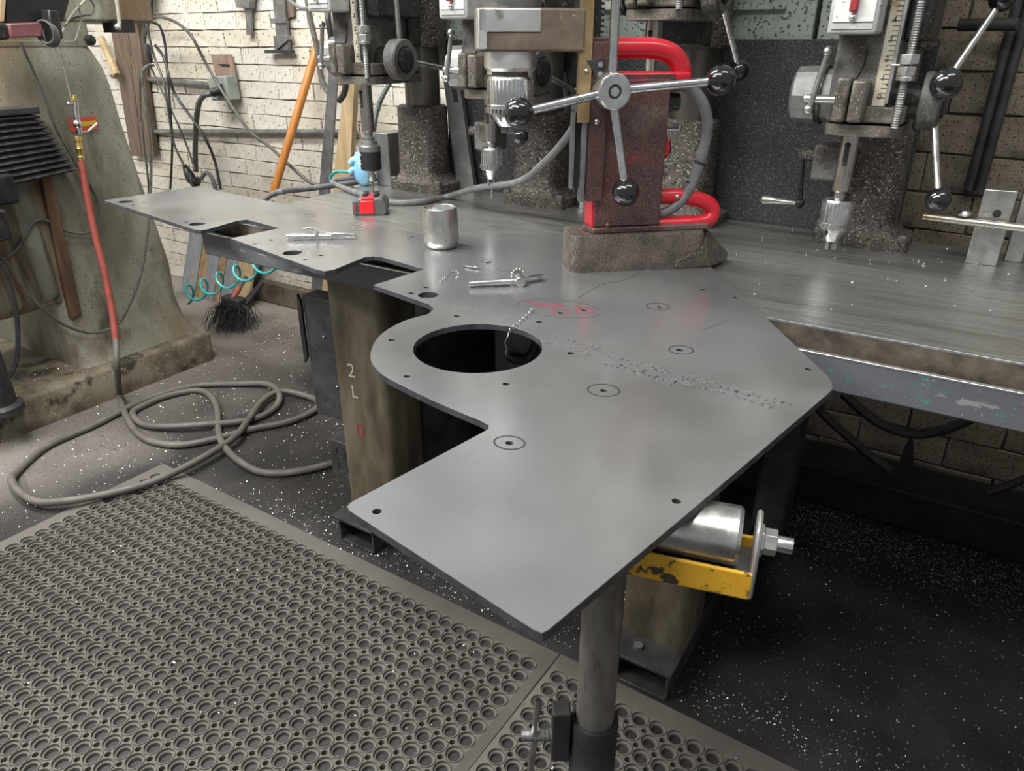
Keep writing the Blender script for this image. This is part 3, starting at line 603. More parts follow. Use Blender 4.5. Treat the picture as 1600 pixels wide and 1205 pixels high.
flat_line([(q.x, q.y) for q in smooth_path([A(u, v, ZP) for u, v in [(1095, 517), (1120, 508), (1140, 499)]], 4)], .002, 'pencil', 'scratch')
# faded stencilled print: two lines of dot-matrix characters
b = MB(); rs = random.Random(3)
for (u0, v0, u1, v1, cnt) in [(716, 483, 762, 489, 5), (864, 526, 948, 549, 9), (846, 532, 925, 556, 8), (950, 555, 1052, 584, 11), (948, 567, 1010, 583, 7), (1062, 586, 1240, 634, 16), (1050, 592, 1225, 640, 14), (990, 582, 1060, 600, 7)]:
    P0 = A(u0, v0, ZP); P1 = A(u1, v1, ZP); d = (P1 - P0) / cnt; per = Vector((-d.y, d.x, 0)).normalized() * .004
    for k in range(cnt):
        for i in range(4):
            for j in range(5):
                if rs.random() < .36:
                    c = P0 + d * (k + .12 + i * .2) + per * (j - 2) * .75; s_ = .0016; b.add([(c.x - s_, c.y - s_, ZP + .0002), (c.x + s_, c.y - s_, ZP + .0002), (c.x + s_, c.y + s_, ZP + .0002), (c.x - s_, c.y + s_, ZP + .0002)], [(0, 1, 2, 3)])
so = b.build('stencilled_print', 'stencil', plate, recalc=False); so['kind'] = 'stuff'

# ================================================================== MAGNETIC DRILL
MO = Vector((-.636, 1.259, ZP)); MA = R(41)
mg = thing('magnetic_drill', 'red magnetic drill with dark base clamped on the steel plate', 'magnetic drill', MO, MA)
def G(name, b, m, bevel=0, parent=None, **k):
    b.v = [Vector((v.x, v.y, v.z - ZP)) for v in b.v]; return b.build(name, m, parent or mg, bevel=bevel, local=True, **k)
def g_ring(z, x0, x1, y0, y1, r): return [(x, y, z) for x, y in rrect((x0 + x1) / 2, (y0 + y1) / 2, (x1 - x0) / 2, (y1 - y0) / 2, r, 5)]
base = G('magnet_base', MB().loft([g_ring(z, -.016, .262, 0, .095, .02) for z in (ZP, .952)] + [g_ring(.956, -.014, .258, .003, .092, .018)]), 'mag_base', ang=50)
G('base_toe', MB().loft([[(.20, -.002, z), (.275, .0, z), (.335, .05, z), (.338, .085, z), (.26, .095, z), (.20, .095, z)] for z in (ZP, .898)] + [[(.235, .0, .912), (.262, .006, .93), (.285, .05, .945), (.288, .085, .95), (.26, .092, .952), (.235, .092, .952)]]), 'mag_base', .003)
G('foot_plate', MB().loft([[(x, y, z) for x, y in ((.03, .012), (.27, .02), (.285, .045), (.27, .085), (.03, .085), (.018, .05))] for z in (.956, .967)]), 'mag_body', .002)
G('base_screw', MB().ball((.06, .018, .972), .006, 10, 6).cyl((.06, .018, .966), (.06, .018, .974), .0045), 'mag_body', parent=base)
# body: two cheek plates and a web
bd = G('body', MB().box((.032, .022, .967), (.168, .082, 1.238)), 'mag_body', .003)
G('body_edge', MB().box((.028, .024, .967), (.034, .080, 1.10)), 'mag_red', .001, parent=bd)
G('top_block', MB().box((.0, .024, 1.20), (.052, .08, 1.308)), 'mag_body', .003)
G('top_flange', MB().box((.04, .026, 1.222), (.208, .082, 1.250)), 'mag_red', .006)
G('flange_front', MB().box((.05, .0235, 1.222), (.175, .0262, 1.246)), 'mag_body', .001)
b = MB().tube(smooth_path([(.03, .052, 1.289), (.09, .052, 1.289), (.14, .052, 1.288), (.175, .052, 1.278), (.193, .052, 1.258), (.198, .052, 1.236)], 6), .0185, 16)
G('carry_handle', b, 'mag_red')
b = MB().tube(smooth_path([(.165, .052, 1.018), (.21, .052, 1.018), (.25, .052, 1.012), (.283, .052, .998), (.291, .052, .98), (.275, .05, .966), (.225, .045, .963), (.17, .045, .963)], 6), .0155, 16)
G('rear_handle', b, 'mag_red'); G('handle_screw', MB().ball((.205, .0365, 1.02), .005, 10, 6), 'worn_steel')
# slide rail on the left of the body
G('slide_rail', MB().box((.012, .012, 1.02), (.045, .026, 1.30)), 'mag_body', .002)
G('slide_strip', MB().box((-.012, .008, 1.165), (.011, .022, 1.42)), 'brass_worn', .001)
G('slide_slot', MB().box((-.02, .012, 1.045), (-.014, .03, 1.19)).box((-.002, .012, 1.02), (.008, .03, 1.19)).box((-.02, .012, 1.182), (.012, .03, 1.20)), 'grey_steel', .001)
G('slide_slot_back', MB().box((-.014, .024, 1.045), (-.002, .032, 1.185)), 'ink')
G('pointer', MB().prism([(.0, 1.27), (.034, 1.272), (.034, 1.236), (.02, 1.236), (.012, 1.255)], .006, .012, 'y'), 'dark_steel', .0005)
G('screw', MB().lathe((.026, .0062, 1.263), (.026, -1, 1.263), [(0, .0058), (.003, .005)], 14).lathe((.026, .0062, 1.247), (.026, -1, 1.247), [(0, .0058), (.003, .005)], 14), 'bright_steel')
G('screw', MB().ball((.001, .0075, 1.253), .004, 10, 6), 'worn_steel'); G('screw', MB().ball((.026, .0115, 1.166), .006, 10, 6), 'worn_steel')
b = MB().box((.014, .03, 1.30), (.03, .07, 1.43)); rk = G('rack', b, 'press_black')
b = MB()
for k in range(14): b.box((.030, .03, 1.305 + k * .009), (.036, .07, 1.309 + k * .009))
G('rack_teeth', b, 'press_black', parent=rk)
# feed hub and handles
hb = G('feed_hub', MB().lathe((.044, .03, 1.22), (.044, -1, 1.22), [(0, .031), (.03, .032), (.055, .032), (.062, .030), (.063, .0285), (.063, .012), (.061, .0115), (.061, .001)], 36), 'worn_steel')
G('hub_face', MB().lathe((.044, -.0335, 1.22), (.044, -1, 1.22), [(0, .028), (.0008, .0275), (.001, .0125), (.0, .0120)], 36, cap=False), 'bright_steel', parent=hb)
G('hub_bolt', MB().lathe((.044, -.030, 1.22), (.044, -1, 1.22), [(0, .009), (.004, .008), (.0045, .001)], 18), 'worn_steel', parent=hb)
G('hub_groove', MB().lathe((.044, -.0325, 1.22), (.044, -1, 1.22), [(0, .0125), (.0008, .0125), (.001, .009)], 24, cap=False), 'ink', parent=hb)
for (x_, y_, z_), rb in (((.240, -.030, 1.237), .0268), ((-.127, -.030, 1.187), .0265), ((.077, -.03, 1.044), .0262), ((.036, -.03, 1.46), .026)):
    c = Vector((.044, -.012, 1.22)); e = Vector((x_, y_, z_)); d = (e - c).normalized()
    lv = G('feed_lever', MB().cyl(c + d * .028, e, .0085, .0078, 14), 'bright_steel')
    G('ball_knob', MB().ball(e, rb, 28, 16), 'knob', parent=lv)
# drill motor on its carriage
mt = G('motor_carriage', MB().loft([[(x, y, z) for x, y in ((-.19, .0), (-.18, -.006), (-.07, -.006), (-.045, .004), (-.004, .004), (-.004, .09), (-.18, .10), (-.19, .09))] for z in (1.284, 1.352)]), 'motor_dark', .004)
G('motor_face', MB().box((-.193, -.0085, 1.315), (-.085, .0, 1.351)).box((-.1935, -.0085, 1.288), (-.178, .03, 1.351)), 'aluminium', .002, parent=mt)
G('motor_housing', MB().lathe((-.133, .05, 1.352), (-.133, .05, 3), [(0, .055), (.01, .058), (.16, .058)], 28), 'grey_steel')
G('gearbox_collar', MB().lathe((-.131, .045, 1.252), (-.131, .045, 3), [(0, .042), (.006, .047), (.034, .047)], 32), 'aluminium')
G('spindle', MB().cyl((-.131, .045, 1.236), (-.131, .045, 1.254), .033, n=24), 'press_rust')
# chuck (built around the origin, then shifted into the drill)
z0, z1, r = 1.158, 1.243, .0425; h = z1 - z0
ck = G('chuck', MB().lathe((-.131, .045, z0), (-.131, .045, 3), [(0, r * .5), (.006, r * .62), (h * .30, r * .9), (h * .36, r * .9), (h * .36, r * 1.0), (h * .44, r), (h * .46, r * .97), (h * .95, r * .97), (h, r * .9)], 36), 'bright_steel')
b = MB(); nT = 34
for k in range(nT):
    a = 2 * math.pi * k / nT; c = Vector((-.131 + r * .97 * math.cos(a), .045 + r * .97 * math.sin(a), z0 + h * .33)); b.box(c - Vector((.004, .0022, .004)), c + Vector((.004, .0022, .004)), a)
G('gear_teeth', b, 'worn_steel', parent=ck)
b = MB()
for k in range(nT):
    a = 2 * math.pi * (k + .5) / nT; c = Vector((-.131 + r * .972 * math.cos(a), .045 + r * .972 * math.sin(a), z0 + h * .70)); b.box(c - Vector((.0008, .0018, h * .24)), c + Vector((.0008, .0018, h * .24)), a)
G('knurling', b, 'bright_steel', parent=ck)
for a in (-1.3, .8, 2.9):
    c = Vector((-.131 + r * .74 * math.cos(a), .045 + r * .74 * math.sin(a), z0 + h * .2)); d = Vector((math.cos(a), math.sin(a), 0)); G('key_hole', MB().cyl(c - d * .004, c + d * .0035, .0052, n=12), 'ink', parent=ck)
b = MB()
for k in range(3):
    a = .5 + 2 * math.pi * k / 3; c = Vector((-.131 + .010 * math.cos(a), .045 + .010 * math.sin(a), z0 - .004)); b.box(c - Vector((.007, .0045, .009)), c + Vector((.007, .0045, .009)), a)
G('jaw', b, 'grey_steel', parent=ck)
# controls and supply lead on the right side
G('switch_knob', MB().lathe((.166, .05, 1.112), (1, .05, 1.112), [(0, .020), (.012, .020), (.014, .015)], 20), 'mag_red')
G('switch_boss', MB().lathe((.166, .05, 1.112), (1, .05, 1.112), [(0, .014), (.018, .013)], 16), 'plastic_black')
G('socket_boss', MB().lathe((.166, .05, 1.068), (1, .05, 1.068), [(0, .013), (.006, .013), (.006, .009), (.018, .009)], 14), 'grey_steel')
G('switch_guard', MB().box((.166, .03, 1.146), (.195, .07, 1.149)).box((.193, .03, 1.146), (.196, .07, 1.156)), 'worn_steel', .0006)
G('gland', MB().lathe((.166, .06, 1.195), (1, .06, 1.195), [(0, .02), (.014, .02), (.014, .016), (.032, .016)], 16), 'plastic_black')
G('supply_lead', MB().tube(smooth_path([(.178, .062, 1.226), (.205, .056, 1.224), (.235, .05, 1.205), (.256, .048, 1.165), (.257, .048, 1.12), (.243, .046, 1.06), (.222, .044, 1.015), (.19, .046, .988), (.16, .05, .984)], 6), .0105, 12), 'cable_grey')
for s in (.38, .52): G('cable_tie', MB().cyl((.2495 - .012 * (s > .5), .047, 1.085 - .04 * (s > .5)), (.248 - .012 * (s > .5), .047, 1.081 - .04 * (s > .5)), .0118), 'ink')
# long grey lead running across the bench to the drill
pts = [AY(906, 185, 1.40), AY(880, 222, 1.45), AY(848, 256, 1.52), AY(810, 284, 1.60), AY(745, 294, 1.69), A(700, 307, .881), A(660, 315, .881), A(610, 316, .881), A(572, 306, .881), A(535, 293, .881), A(519, 285, .885), A(540, 280, .89), A(590, 279, .884), A(520, 290, .882), A(470, 296, .882), A(432, 301, .884), AY(415, 312, 1.95)]
ld = MB().tube(smooth_path(pts, 7), .0085, 10).build('power_lead', 'cable_grey'); tag(ld, 'thick grey power lead snaking across the bench top to the magnetic drill', 'cable')

# ================================================================== THINGS ON PLATE AND BENCH
p = A(690, 386, ZP); cup = thing('metal_cup', 'shiny silver metal cup with blue inside standing on the plate', 'cup', (p.x, p.y, ZP))
cr = .0385
MB().lathe((p.x, p.y, ZP), (p.x, p.y, 3), [(0, cr * .80), (.003, cr * .86), (.010, cr * 1.0), (.02, cr * 1.03), (.06, cr), (.0885, cr * .96), (.0905, cr * .945), (.0885, cr * .92), (.06, cr * .93), (.056, .001)], 10, rot0=.2).build('cup_body', 'cup_metal', cup, bevel=.010, ang=70, seg=4)
MB().lathe((p.x, p.y, ZP + .072), (p.x, p.y, 3), [(0, cr * .84), (.004, cr * .85)], 24).build('liquid', 'liquid_blue', cup)
# battery
c = A(577, 337, ZB); bt = thing('battery_pack', 'red and grey cordless tool battery lying on the bench top', 'battery', (c.x, c.y, ZB), R(36)); bt.scale = (1.2, 1.2, 1.15)
def BL(name, b, m, bevel): return b.build(name, m, bt, bevel=bevel, local=True)
BL('case', MB().prism([(-.030, 0), (.034, 0), (.040, .006), (.040, .026), (.030, .040), (-.020, .040), (-.026, .034)], 0, .07, 'y'), 'battery_grey', .003)
BL('front_panel', MB().box((-.019, -.003, .004), (.012, .03, .035)), 'battery_red', .002)
BL('top_shell', MB().box((-.016, .0, .034), (.014, .05, .0415)), 'battery_red_dim', .002)
BL('terminal_rail', MB().box((-.014, .018, .0405), (-.004, .06, .047)).box((.010, .018, .0405), (.020, .06, .047)), 'plastic_black', .001)
BL('latch', MB().box((-.036, -.001, .002), (-.024, .045, .034)), 'battery_grey', .002)
BL('latch_button', MB().box((-.0325, -.0025, .012), (-.028, .0, .027)), 'battery_red_dim', .0005)
# locking pliers
c = A(505, 374, ZP); pl = thing('locking_pliers', 'silver locking pliers lying on the plate left of the metal cup', 'pliers', (c.x, c.y, ZP), R(36))
def PL(name, b, m='bright_steel', bevel=.001): return b.build(name, m, pl, bevel=bevel, local=True)
PL('handle', MB().loft([[(x, y * s, z * s + .007) for y, z in ((-.007, -.006), (.007, -.006), (.008, .004), (0, .008), (-.008, .004))] for x, s in ((-.072, .9), (-.066, 1.05), (-.03, 1.0), (.0, .95), (.022, 1.0))]))
PL('jaw', MB().loft([[(x, y * s, z * s + zz) for y, z in ((-.007, -.006), (.007, -.006), (.007, .006), (-.007, .006))] for x, s, zz in ((.018, .9, .009), (.03, 1.0, .010), (.05, .8, .010), (.076, .45, .009))]))
PL('jaw', MB().box((.03, -.005, .0), (.078, .005, .006)), 'worn_steel')
PL('lever', MB().loft([[(x, y * s + .006, z * s + zz) for y, z in ((-.006, -.002), (.006, -.002), (.006, .002), (-.006, .002))] for x, s, zz in ((-.045, 1, .024), (-.03, 1.2, .026), (-.018, 1, .024), (.0, .7, .016), (.03, .7, .013))]))
PL('adjust_screw', MB().cyl((-.082, 0, .008), (-.07, 0, .008), .006, n=12), 'worn_steel', 0)
PL('rivet', MB().cyl((-.012, -.009, .012), (-.012, .012, .012), .0035, n=10), 'worn_steel', 0)
# chuck key
c = A(812, 446, ZP); ky = thing('chuck_key', 'silver chuck key with T handle lying on the plate near the pen marks', 'chuck key', (c.x, c.y, ZP))
e1 = A(733, 449, ZP); e2 = A(847, 437, ZP); hp = Vector((c.x, c.y, ZP + .009)); gd = (A(803, 424, ZP) - A(813, 445, ZP)).normalized()
PLK = lambda n, b, m='bright_steel', bevel=0, parent=None: b.build(n, m, parent or ky, bevel=bevel)
a0 = Vector((e1.x, e1.y, ZP + .0068)); PLK('handle_bar', MB().lathe(a0, hp, [(0, .0045), (.001, .0058), ((hp - a0).length, .0062)], 14))
a1 = Vector((e2.x, e2.y, ZP + .009)); d_ = (a1 - hp).normalized(); ln = (a1 - hp).length
sd = Vector((-d_.y, d_.x, 0)); PLK('flat_tab', MB().loft([[hp + d_ * t + sd * s * w_ + Vector((0, 0, z)) for s, z in ((-1, -.002), (1, -.002), (1, .002), (-1, .002))] for t, w_ in ((0, .003), (ln * .3, .0035), (ln * .55, .008), (ln * .85, .0085), (ln, .003))]), bevel=.001)
g0 = hp - gd * .012; g1 = hp + gd * .045
sh = PLK('shank', MB().lathe(g0, g1, [(0, .0095), (.002, .0105), (.024, .0105), (.024, .009), (.034, .009)], 18), 'worn_steel')
b = MB(); ax = gd; e_1 = ax.cross(Vector((0, 0, 1))).normalized(); e_2 = ax.cross(e_1)
for k in range(11):
    a = 2 * math.pi * k / 11; c_ = hp + gd * .027 + (e_1 * math.cos(a) + e_2 * math.sin(a)) * .0115 + Vector((0, 0, .003)); b.ball(c_, .0035, 8, 6)
b.cyl(hp + gd * .022 + Vector((0, 0, .003)), hp + gd * .033 + Vector((0, 0, .003)), .0115, .009, 16); PLK('gear', b, 'worn_steel', parent=sh)
# steel block with rod on the right of the bench
bl = thing('steel_block', 'upright bright steel block with a round rod through it on the bench right', 'block', (.047, 1.83, ZB))
MB().box((.012, 1.80, ZB), (.07, 1.86, ZB + .155)).build('block_body', 'worn_steel', bl, bevel=.002)
MB().cyl((-.085, 1.772, ZB + .092), (.23, 1.772, ZB + .088), .0085, n=14).build('rod', 'quill_steel', bl)
MB().cyl((.045, 1.797, ZB + .108), (.045, 1.801, ZB + .108), .008, n=14).build('drilled_hole', 'ink', bl)
MB().lathe((-.012, 1.772, ZB + .103), (-.012, 1.772, 3), [(0, .012), (.004, .014), (.010, .010), (.012, .001)], 14).build('thumb_nut', 'bright_steel', bl)
vb = MB().box((.082, 1.86, ZB), (.115, 1.9, ZB + .19)).build('steel_bar', 'worn_steel', bevel=.002); tag(vb, 'upright steel bar at the right edge behind the drilled block', 'bar')
# square steel block behind the tapping head, and round slug near the magnetic drill
q = A(611, 292, ZB); sb = MB().box((q.x - .06, q.y, ZB), (q.x, q.y + .10, ZB + .165)).build('steel_block', 'grey_steel', bevel=.003); tag(sb, 'square grey steel block standing behind the black tapping head', 'block')
q = A(908, 325, ZB); sl = MB().lathe((q.x, q.y + .015, ZB), (q.x, q.y + .015, 3), [(0, .020), (.002, .0215), (.034, .0215), (.036, .020)], 24).build('steel_slug', 'bright_steel'); tag(sl, 'short round steel slug on the bench left of the magnetic drill body', 'slug')
# blue glove, teal tube
GX = AY(566, 262, 1.80).x; b = MB(); rs = random.Random(5); rings = []
for k in range(9):
    t = k / 8; rr = (.020 + .016 * math.sin(t * 3.0)) * (1 if k else .6); rings.append([(GX + rr * math.cos(a) * (1 + .22 * math.sin(3 * a + k)), 1.80 + rr * .7 * math.sin(a), ZB + .105 * t) for a in [2 * math.pi * i / 12 for i in range(12)]])
b.loft(rings)
for (dx, dz, l) in ((-.035, .045, .03), (-.03, .075, .028)): b.tube(smooth_path([(GX, 1.79, ZB + dz), (GX + dx * .6, 1.785, ZB + dz + .008), (GX + dx, 1.78, ZB + dz - .004)], 4), .011, 8)
go = b.build('rubber_glove', 'glove_blue', ang=70); tag(go, 'crumpled light blue rubber glove stuffed behind the tapping head', 'glove')
tt = MB().tube(smooth_path([AY(517, 283, 1.80), AY(518, 274, 1.8), AY(528, 268, 1.8), AY(545, 268, 1.8), AY(556, 262, 1.8), AY(562, 240, 1.8)], 6), .005, 8).build('coolant_tube', 'hose_teal'); tag(tt, 'short teal plastic tube bending up beside the blue glove', 'tube')

# ================================================================== ROLLER STAND
ax0 = Vector((-.235, .60, 0)); adir = (A(1150, 915, .79) - A(985, 880, .79)); adir.z = 0; adir.normalize(); aper = Vector((-adir.y, adir.x, 0))
pc = Vector((-.241, .567, 0))
rs_ = thing('roller_stand', 'roller stand on a steel post holding up the near corner of the plate', 'roller stand', (pc.x, pc.y, 0))
MB().cyl((pc.x, pc.y, .35), (pc.x, pc.y, .80), .0225, n=28).build('post', 'press_column', rs_).data.materials[0] = MATS['post_steel']
MB().lathe((pc.x, pc.y, .04), (pc.x, pc.y, 3), [(0, .028), (.535, .028), (.537, .027), (.537, .0235), (.50, .0235)], 28).build('sleeve', 'dark_steel', rs_)
for k in range(3):
    a = .4 + k * 2.1; d = Vector((math.cos(a), math.sin(a), 0)); MB().tube([pc + Vector((0, 0, .06)) + d * .025, pc + d * .26 + Vector((0, 0, .012))], .012, 10).build('leg', 'dark_steel', rs_)
rc = pc + aper * .042 + adir * .012
def RL(s, d, z): q = rc + adir * s + aper * d; return Vector((q.x, q.y, z))
RT = ZP - TH; RR = .031; rz = RT - RR
b = MB().add([RL(s, d, z) for z in (.804, .809) for d in (-.030, .030) for s in (-.13, .132)], [(0, 2, 3, 1), (4, 5, 7, 6), (0, 1, 5, 4), (2, 6, 7, 3), (0, 4, 6, 2), (1, 3, 7, 5)])
b.build('bracket_floor', 'grey_steel', rs_)
def slab(s0, s1, d0, d1, z0, z1): return MB().add([RL(s, d, z) for z in (z0, z1) for d in (d0, d1) for s in (s0, s1)], [(0, 2, 3, 1), (4, 5, 7, 6), (0, 1, 5, 4), (2, 6, 7, 3), (0, 4, 6, 2), (1, 3, 7, 5)])
slab(-.135, .134, -.034, -.029, .789, .822).build('bracket_flange', 'yellow_paint', rs_, bevel=.002)
slab(-.135, .134, .029, .034, .789, .822).build('bracket_flange', 'yellow_paint', rs_, bevel=.002)
for s in (-.135, .131):
    pr = MB().add([RL(s + ds, d, z) for ds in (0, .006) for d, z in ((-.033, .789), (.033, .789), (.033, .825), (.020, .866), (-.020, .866), (-.033, .825))], [(5, 4, 3, 2, 1, 0), (6, 7, 8, 9, 10, 11)] + [(i, (i + 1) % 6, 6 + (i + 1) % 6, 6 + i) for i in range(6)])
    pr.build('end_plate', 'aluminium', rs_, bevel=.003)
MB().lathe(RL(-.118, 0, rz), RL(.2, 0, rz), [(0, RR - .002), (.003, RR), (.232, RR), (.236, RR - .003), (.236, .012)], 32).build('roller', 'worn_steel', rs_)
bo = MB().lathe(RL(.137, 0, rz), RL(.3, 0, rz), [(0, .017), (.003, .017), (.003, .014), (.016, .014)], 6).build('axle_nut', 'worn_steel', rs_, bevel=.001)
MB().cyl(RL(.15, 0, rz), RL(.168, 0, rz), .0085, n=14).build('axle_end', 'bright_steel', bo)
# clamp lug and lever on the sleeve
vdir = Vector((-math.cos(YAW), -math.sin(YAW), 0))       # to the left as the stand is seen
lug = pc + vdir * .04
MB().box((lug.x - .011, lug.y - .011, .512), (lug.x + .011, lug.y + .011, .592), R(32)).build('clamp_lug', 'dark_steel', rs_, bevel=.002)
MB().lathe(pc + vdir * .045 + Vector((0, 0, .545)), pc + vdir * .5 + Vector((0, 0, .545)), [(0, .0075)] + [(.002 + k * .0025 + (.00125 if k % 2 else 0), .0075 if k % 2 else .0064) for k in range(12)] + [(.034, .0068), (.042, .0068)], 14).build('clamp_screw', 'grey_steel', rs_)
hl = pc + vdir * .068; MB().tube([Vector((hl.x, hl.y, .605)), Vector((hl.x - .002, hl.y - .004, .54)), Vector((hl.x - .004, hl.y - .012, .46))], .0042, 6).build('clamp_lever', 'bright_steel', rs_)

# ================================================================== RUBBER MATS
def make_mat(name, label, x0, x1, y0, y1, bx0, bx1, by1, rot=0):
    pitch = .04; nx = round((x1 - x0) / pitch); ny = round((y1 - y0) / pitch)
    ang = []
    for q in range(4):
        for a in (34.61, 40, 45, 50, 55.39, 73, 90, 107): ang.append(R(a + 90 * q))
    h, rsm = .02, .0062; ob = []; sqb = []
    for a in ang:
        c, s = abs(math.cos(a)), abs(math.sin(a))
        d = min(h / max(c, 1e-6), h / max(s, 1e-6)); bq = h * (c + s); disc = bq * bq - (2 * h * h - rsm * rsm); sqb.append((d * math.cos(a), d * math.sin(a)))
        if disc >= 0:
            t = bq - math.sqrt(disc)
            if t < d: d = t
        ob.append((d * math.cos(a), d * math.sin(a)))
    n = len(ang); rings = [[(x, y, .0105) for x, y in ob]]
    for r_, z_ in ((.0197, .0105), (.0194, .0128), (.0176, .0128), (.0170, .0070), (.0128, .0062), (.0122, .0006)): rings.append([(r_ * math.cos(a), r_ * math.sin(a), z_) for a in ang])
    low = [(x, y, .0006) for x, y in ob]
    cv = np.array([p for r_ in rings for p in r_] + low); cf = []
    for i in range(len(rings) - 1):
        for k in range(n): cf.append((i * n + k, i * n + (k + 1) % n, (i + 1) * n + (k + 1) % n, (i + 1) * n + k))
    o_ = len(rings) * n
    for q in range(4):
        for k in range(4): i = q * 8 + k; cf.append((i + 1, i, o_ + i, o_ + i + 1))
    cf = np.array(cf)
    cen = np.array([(x0 + (i + .5) * pitch, y0 + (j + .5) * pitch, 0) for j in range(ny) for i in range(nx)])
    V = (cv[None] + cen[:, None]).copy()
    sq = np.array(sqb)
    for j in range(ny):
        for i in range(nx):
            for q, (sx_, sy_) in enumerate(((1, 1), (-1, 1), (-1, -1), (1, -1))):
                if (sx_ > 0 and i == nx - 1) or (sx_ < 0 and i == 0) or (sy_ > 0 and j == ny - 1) or (sy_ < 0 and j == 0):
                    ci = j * nx + i; k0 = q * 8; V[ci, k0:k0 + 5, :2] = sq[k0:k0 + 5] + cen[ci, :2]; V[ci, o_ + k0:o_ + k0 + 5] = V[ci, k0:k0 + 5]
                    V[ci, k0 + 2, :2] = cen[ci, :2] + np.array((sx_ * h, sy_ * h)); V[ci, o_ + k0 + 2] = V[ci, k0 + 2]
    V = V.reshape(-1, 3); F = (cf[None] + (np.arange(len(cen)) * len(cv))[:, None, None]).reshape(-1, 4)
    b = MB(); 
    X1 = x0 + nx * pitch; Y1 = y0 + ny * pitch
    bv = [(x0, y0), (X1, y0), (X1, Y1), (x0, Y1)]
    org = Vector(((x0 + X1) / 2, (y0 + Y1) / 2, 0))
    me = bpy.data.meshes.new(name); 
    ex = [(x0, y0, .0105), (x0, Y1, .0105), (bx0, y0, .001), (bx0, by1, .001), (X1, Y1, .0105), (X1, y0, .0105), (bx1, by1, .001), (bx1, y0, .001),
          (bx0, y0, 0), (bx0, by1, 0), (bx1, by1, 0), (bx1, y0, 0)]
    if X1 - .0001 < bx1 < X1 + .04 and bx1 - X1 > .02: pass
    ef = [(0, 2, 3, 1), (1, 3, 6, 4), (4, 6, 7, 5), (2, 8, 9, 3), (3, 9, 10, 6), (6, 10, 11, 7)]
    nv = len(V); allv = np.vstack([V, np.array(ex)]) - np.array(org)
    me.from_pydata(allv.tolist(), [], F.tolist() + [tuple(i + nv for i in f) for f in ef]); me.update()
    me.polygons.foreach_set('use_smooth', [True] * len(me.polygons)); me.set_sharp_from_angle(angle=R(35)); me.materials.append(MATS['rubber'])
    o = bpy.data.objects.new(name, me); COL.objects.link(o); o.location = org; o.rotation_euler = (0, 0, rot); WL[o.name] = org
    return tag(o, label, 'mat', 'rubber ring mats on the floor')
make_mat('rubber_mat', 'large grey rubber ring mat covering the floor at the lower left', -2.092, -.612, .093, 1.093, -2.145, -.592, 1.145, R(-1.0))
make_mat('rubber_mat', 'second grey rubber ring mat below the roller stand post', -.578, .382, .268, 1.068, -.590, .44, 1.12, R(-1.6))

# ================================================================== LEFT MACHINE
def XP(x, lst): return [AX(u, v, x) for u, v in lst]
def thick(x, lst, t): a_ = XP(x, lst); return MB().add(a_ + [p + Vector((-t, 0, 0)) for p in a_], [tuple(range(len(a_))), tuple(range(2 * len(a_) - 1, len(a_) - 1, -1))] + [(i, len(a_) + i, len(a_) + (i + 1) % len(a_), (i + 1) % len(a_)) for i in range(len(a_))])
mc = thing('milling_machine', 'big green cast iron milling machine column with rust streaks at the left', 'machine', (-3.2, 1.4, 0))
b = MB(); b.loft([[(x, y, z) for x, y in rrect(-3.30, 1.15, .55 - i, .71 - i, .05, 4)] for z, i in ((0, 0), (.115, 0), (.13, .012), (.134, .03))]); b.build('machine_base', 'machine_base', mc, ang=45)
# column: cross sections narrowing upwards with a flared foot
rings = []
for z, yr, xf in ((.13, 1.845, -2.80), (.16, 1.82, -2.815), (.21, 1.80, -2.83), (.30, 1.79, -2.845), (.45, 1.80, -2.855), (.62, 1.785, -2.87), (.80, 1.765, -2.88), (1.0, 1.745, -2.89), (1.15, 1.735, -2.895), (1.21, 1.725, -2.90), (1.27, 1.70, -2.91), (1.305, 1.68, -2.915)):
    x0 = -3.55; y0 = 1.30 - .0 * z if z > .5 else 1.30
    rings.append([(x, y, z) for x, y in rrect((x0 + xf) / 2, (y0 + yr) / 2, (xf - x0) / 2, (yr - y0) / 2, .05, 5)])
MB().loft(rings).build('column', 'machine_green', mc, ang=50)
MB().loft([[(x, y, z) for x, y in rrect(-3.2, 1.44, .29, .245, .02, 3)] for z in (1.285, 1.30)]).build('column_seam', 'machine_green', mc)
MB().loft([[(x, y, z) for x, y in rrect(-3.2, 1.45, .285, .25, .03, 4)] for z in (1.30, 1.365)]).build('turret', 'machine_green', mc, ang=50)
MB().box((-3.3, 1.50, 1.365), (-2.93, 1.98, 1.62)).build('ram', 'machine_green', mc, bevel=.012)
p = AX(150, 58, -2.90); MB().lathe((-2.93, p.y - .02, p.z - .01), (0, p.y - .02, p.z - .01), [(0, .018), (.03, .018), (.034, .012)], 16).build('oil_cap', 'plastic_black', mc)
p = AX(195, 35, -2.93); MB().box((-3.0, p.y - .05, p.z - .035), (-2.92, p.y + .03, p.z + .01)).build('ram_way', 'black_steel', mc)
# dovetail slide and rusty way
MB().loft([[(x, y, z) for x, y in ((-2.98, 1.20 + .0), (-2.86, 1.22), (-2.86, 1.36), (-3.0, 1.40))] for z in (.40, 1.06)]).build('slide_way', 'machine_rust', mc, bevel=.004)
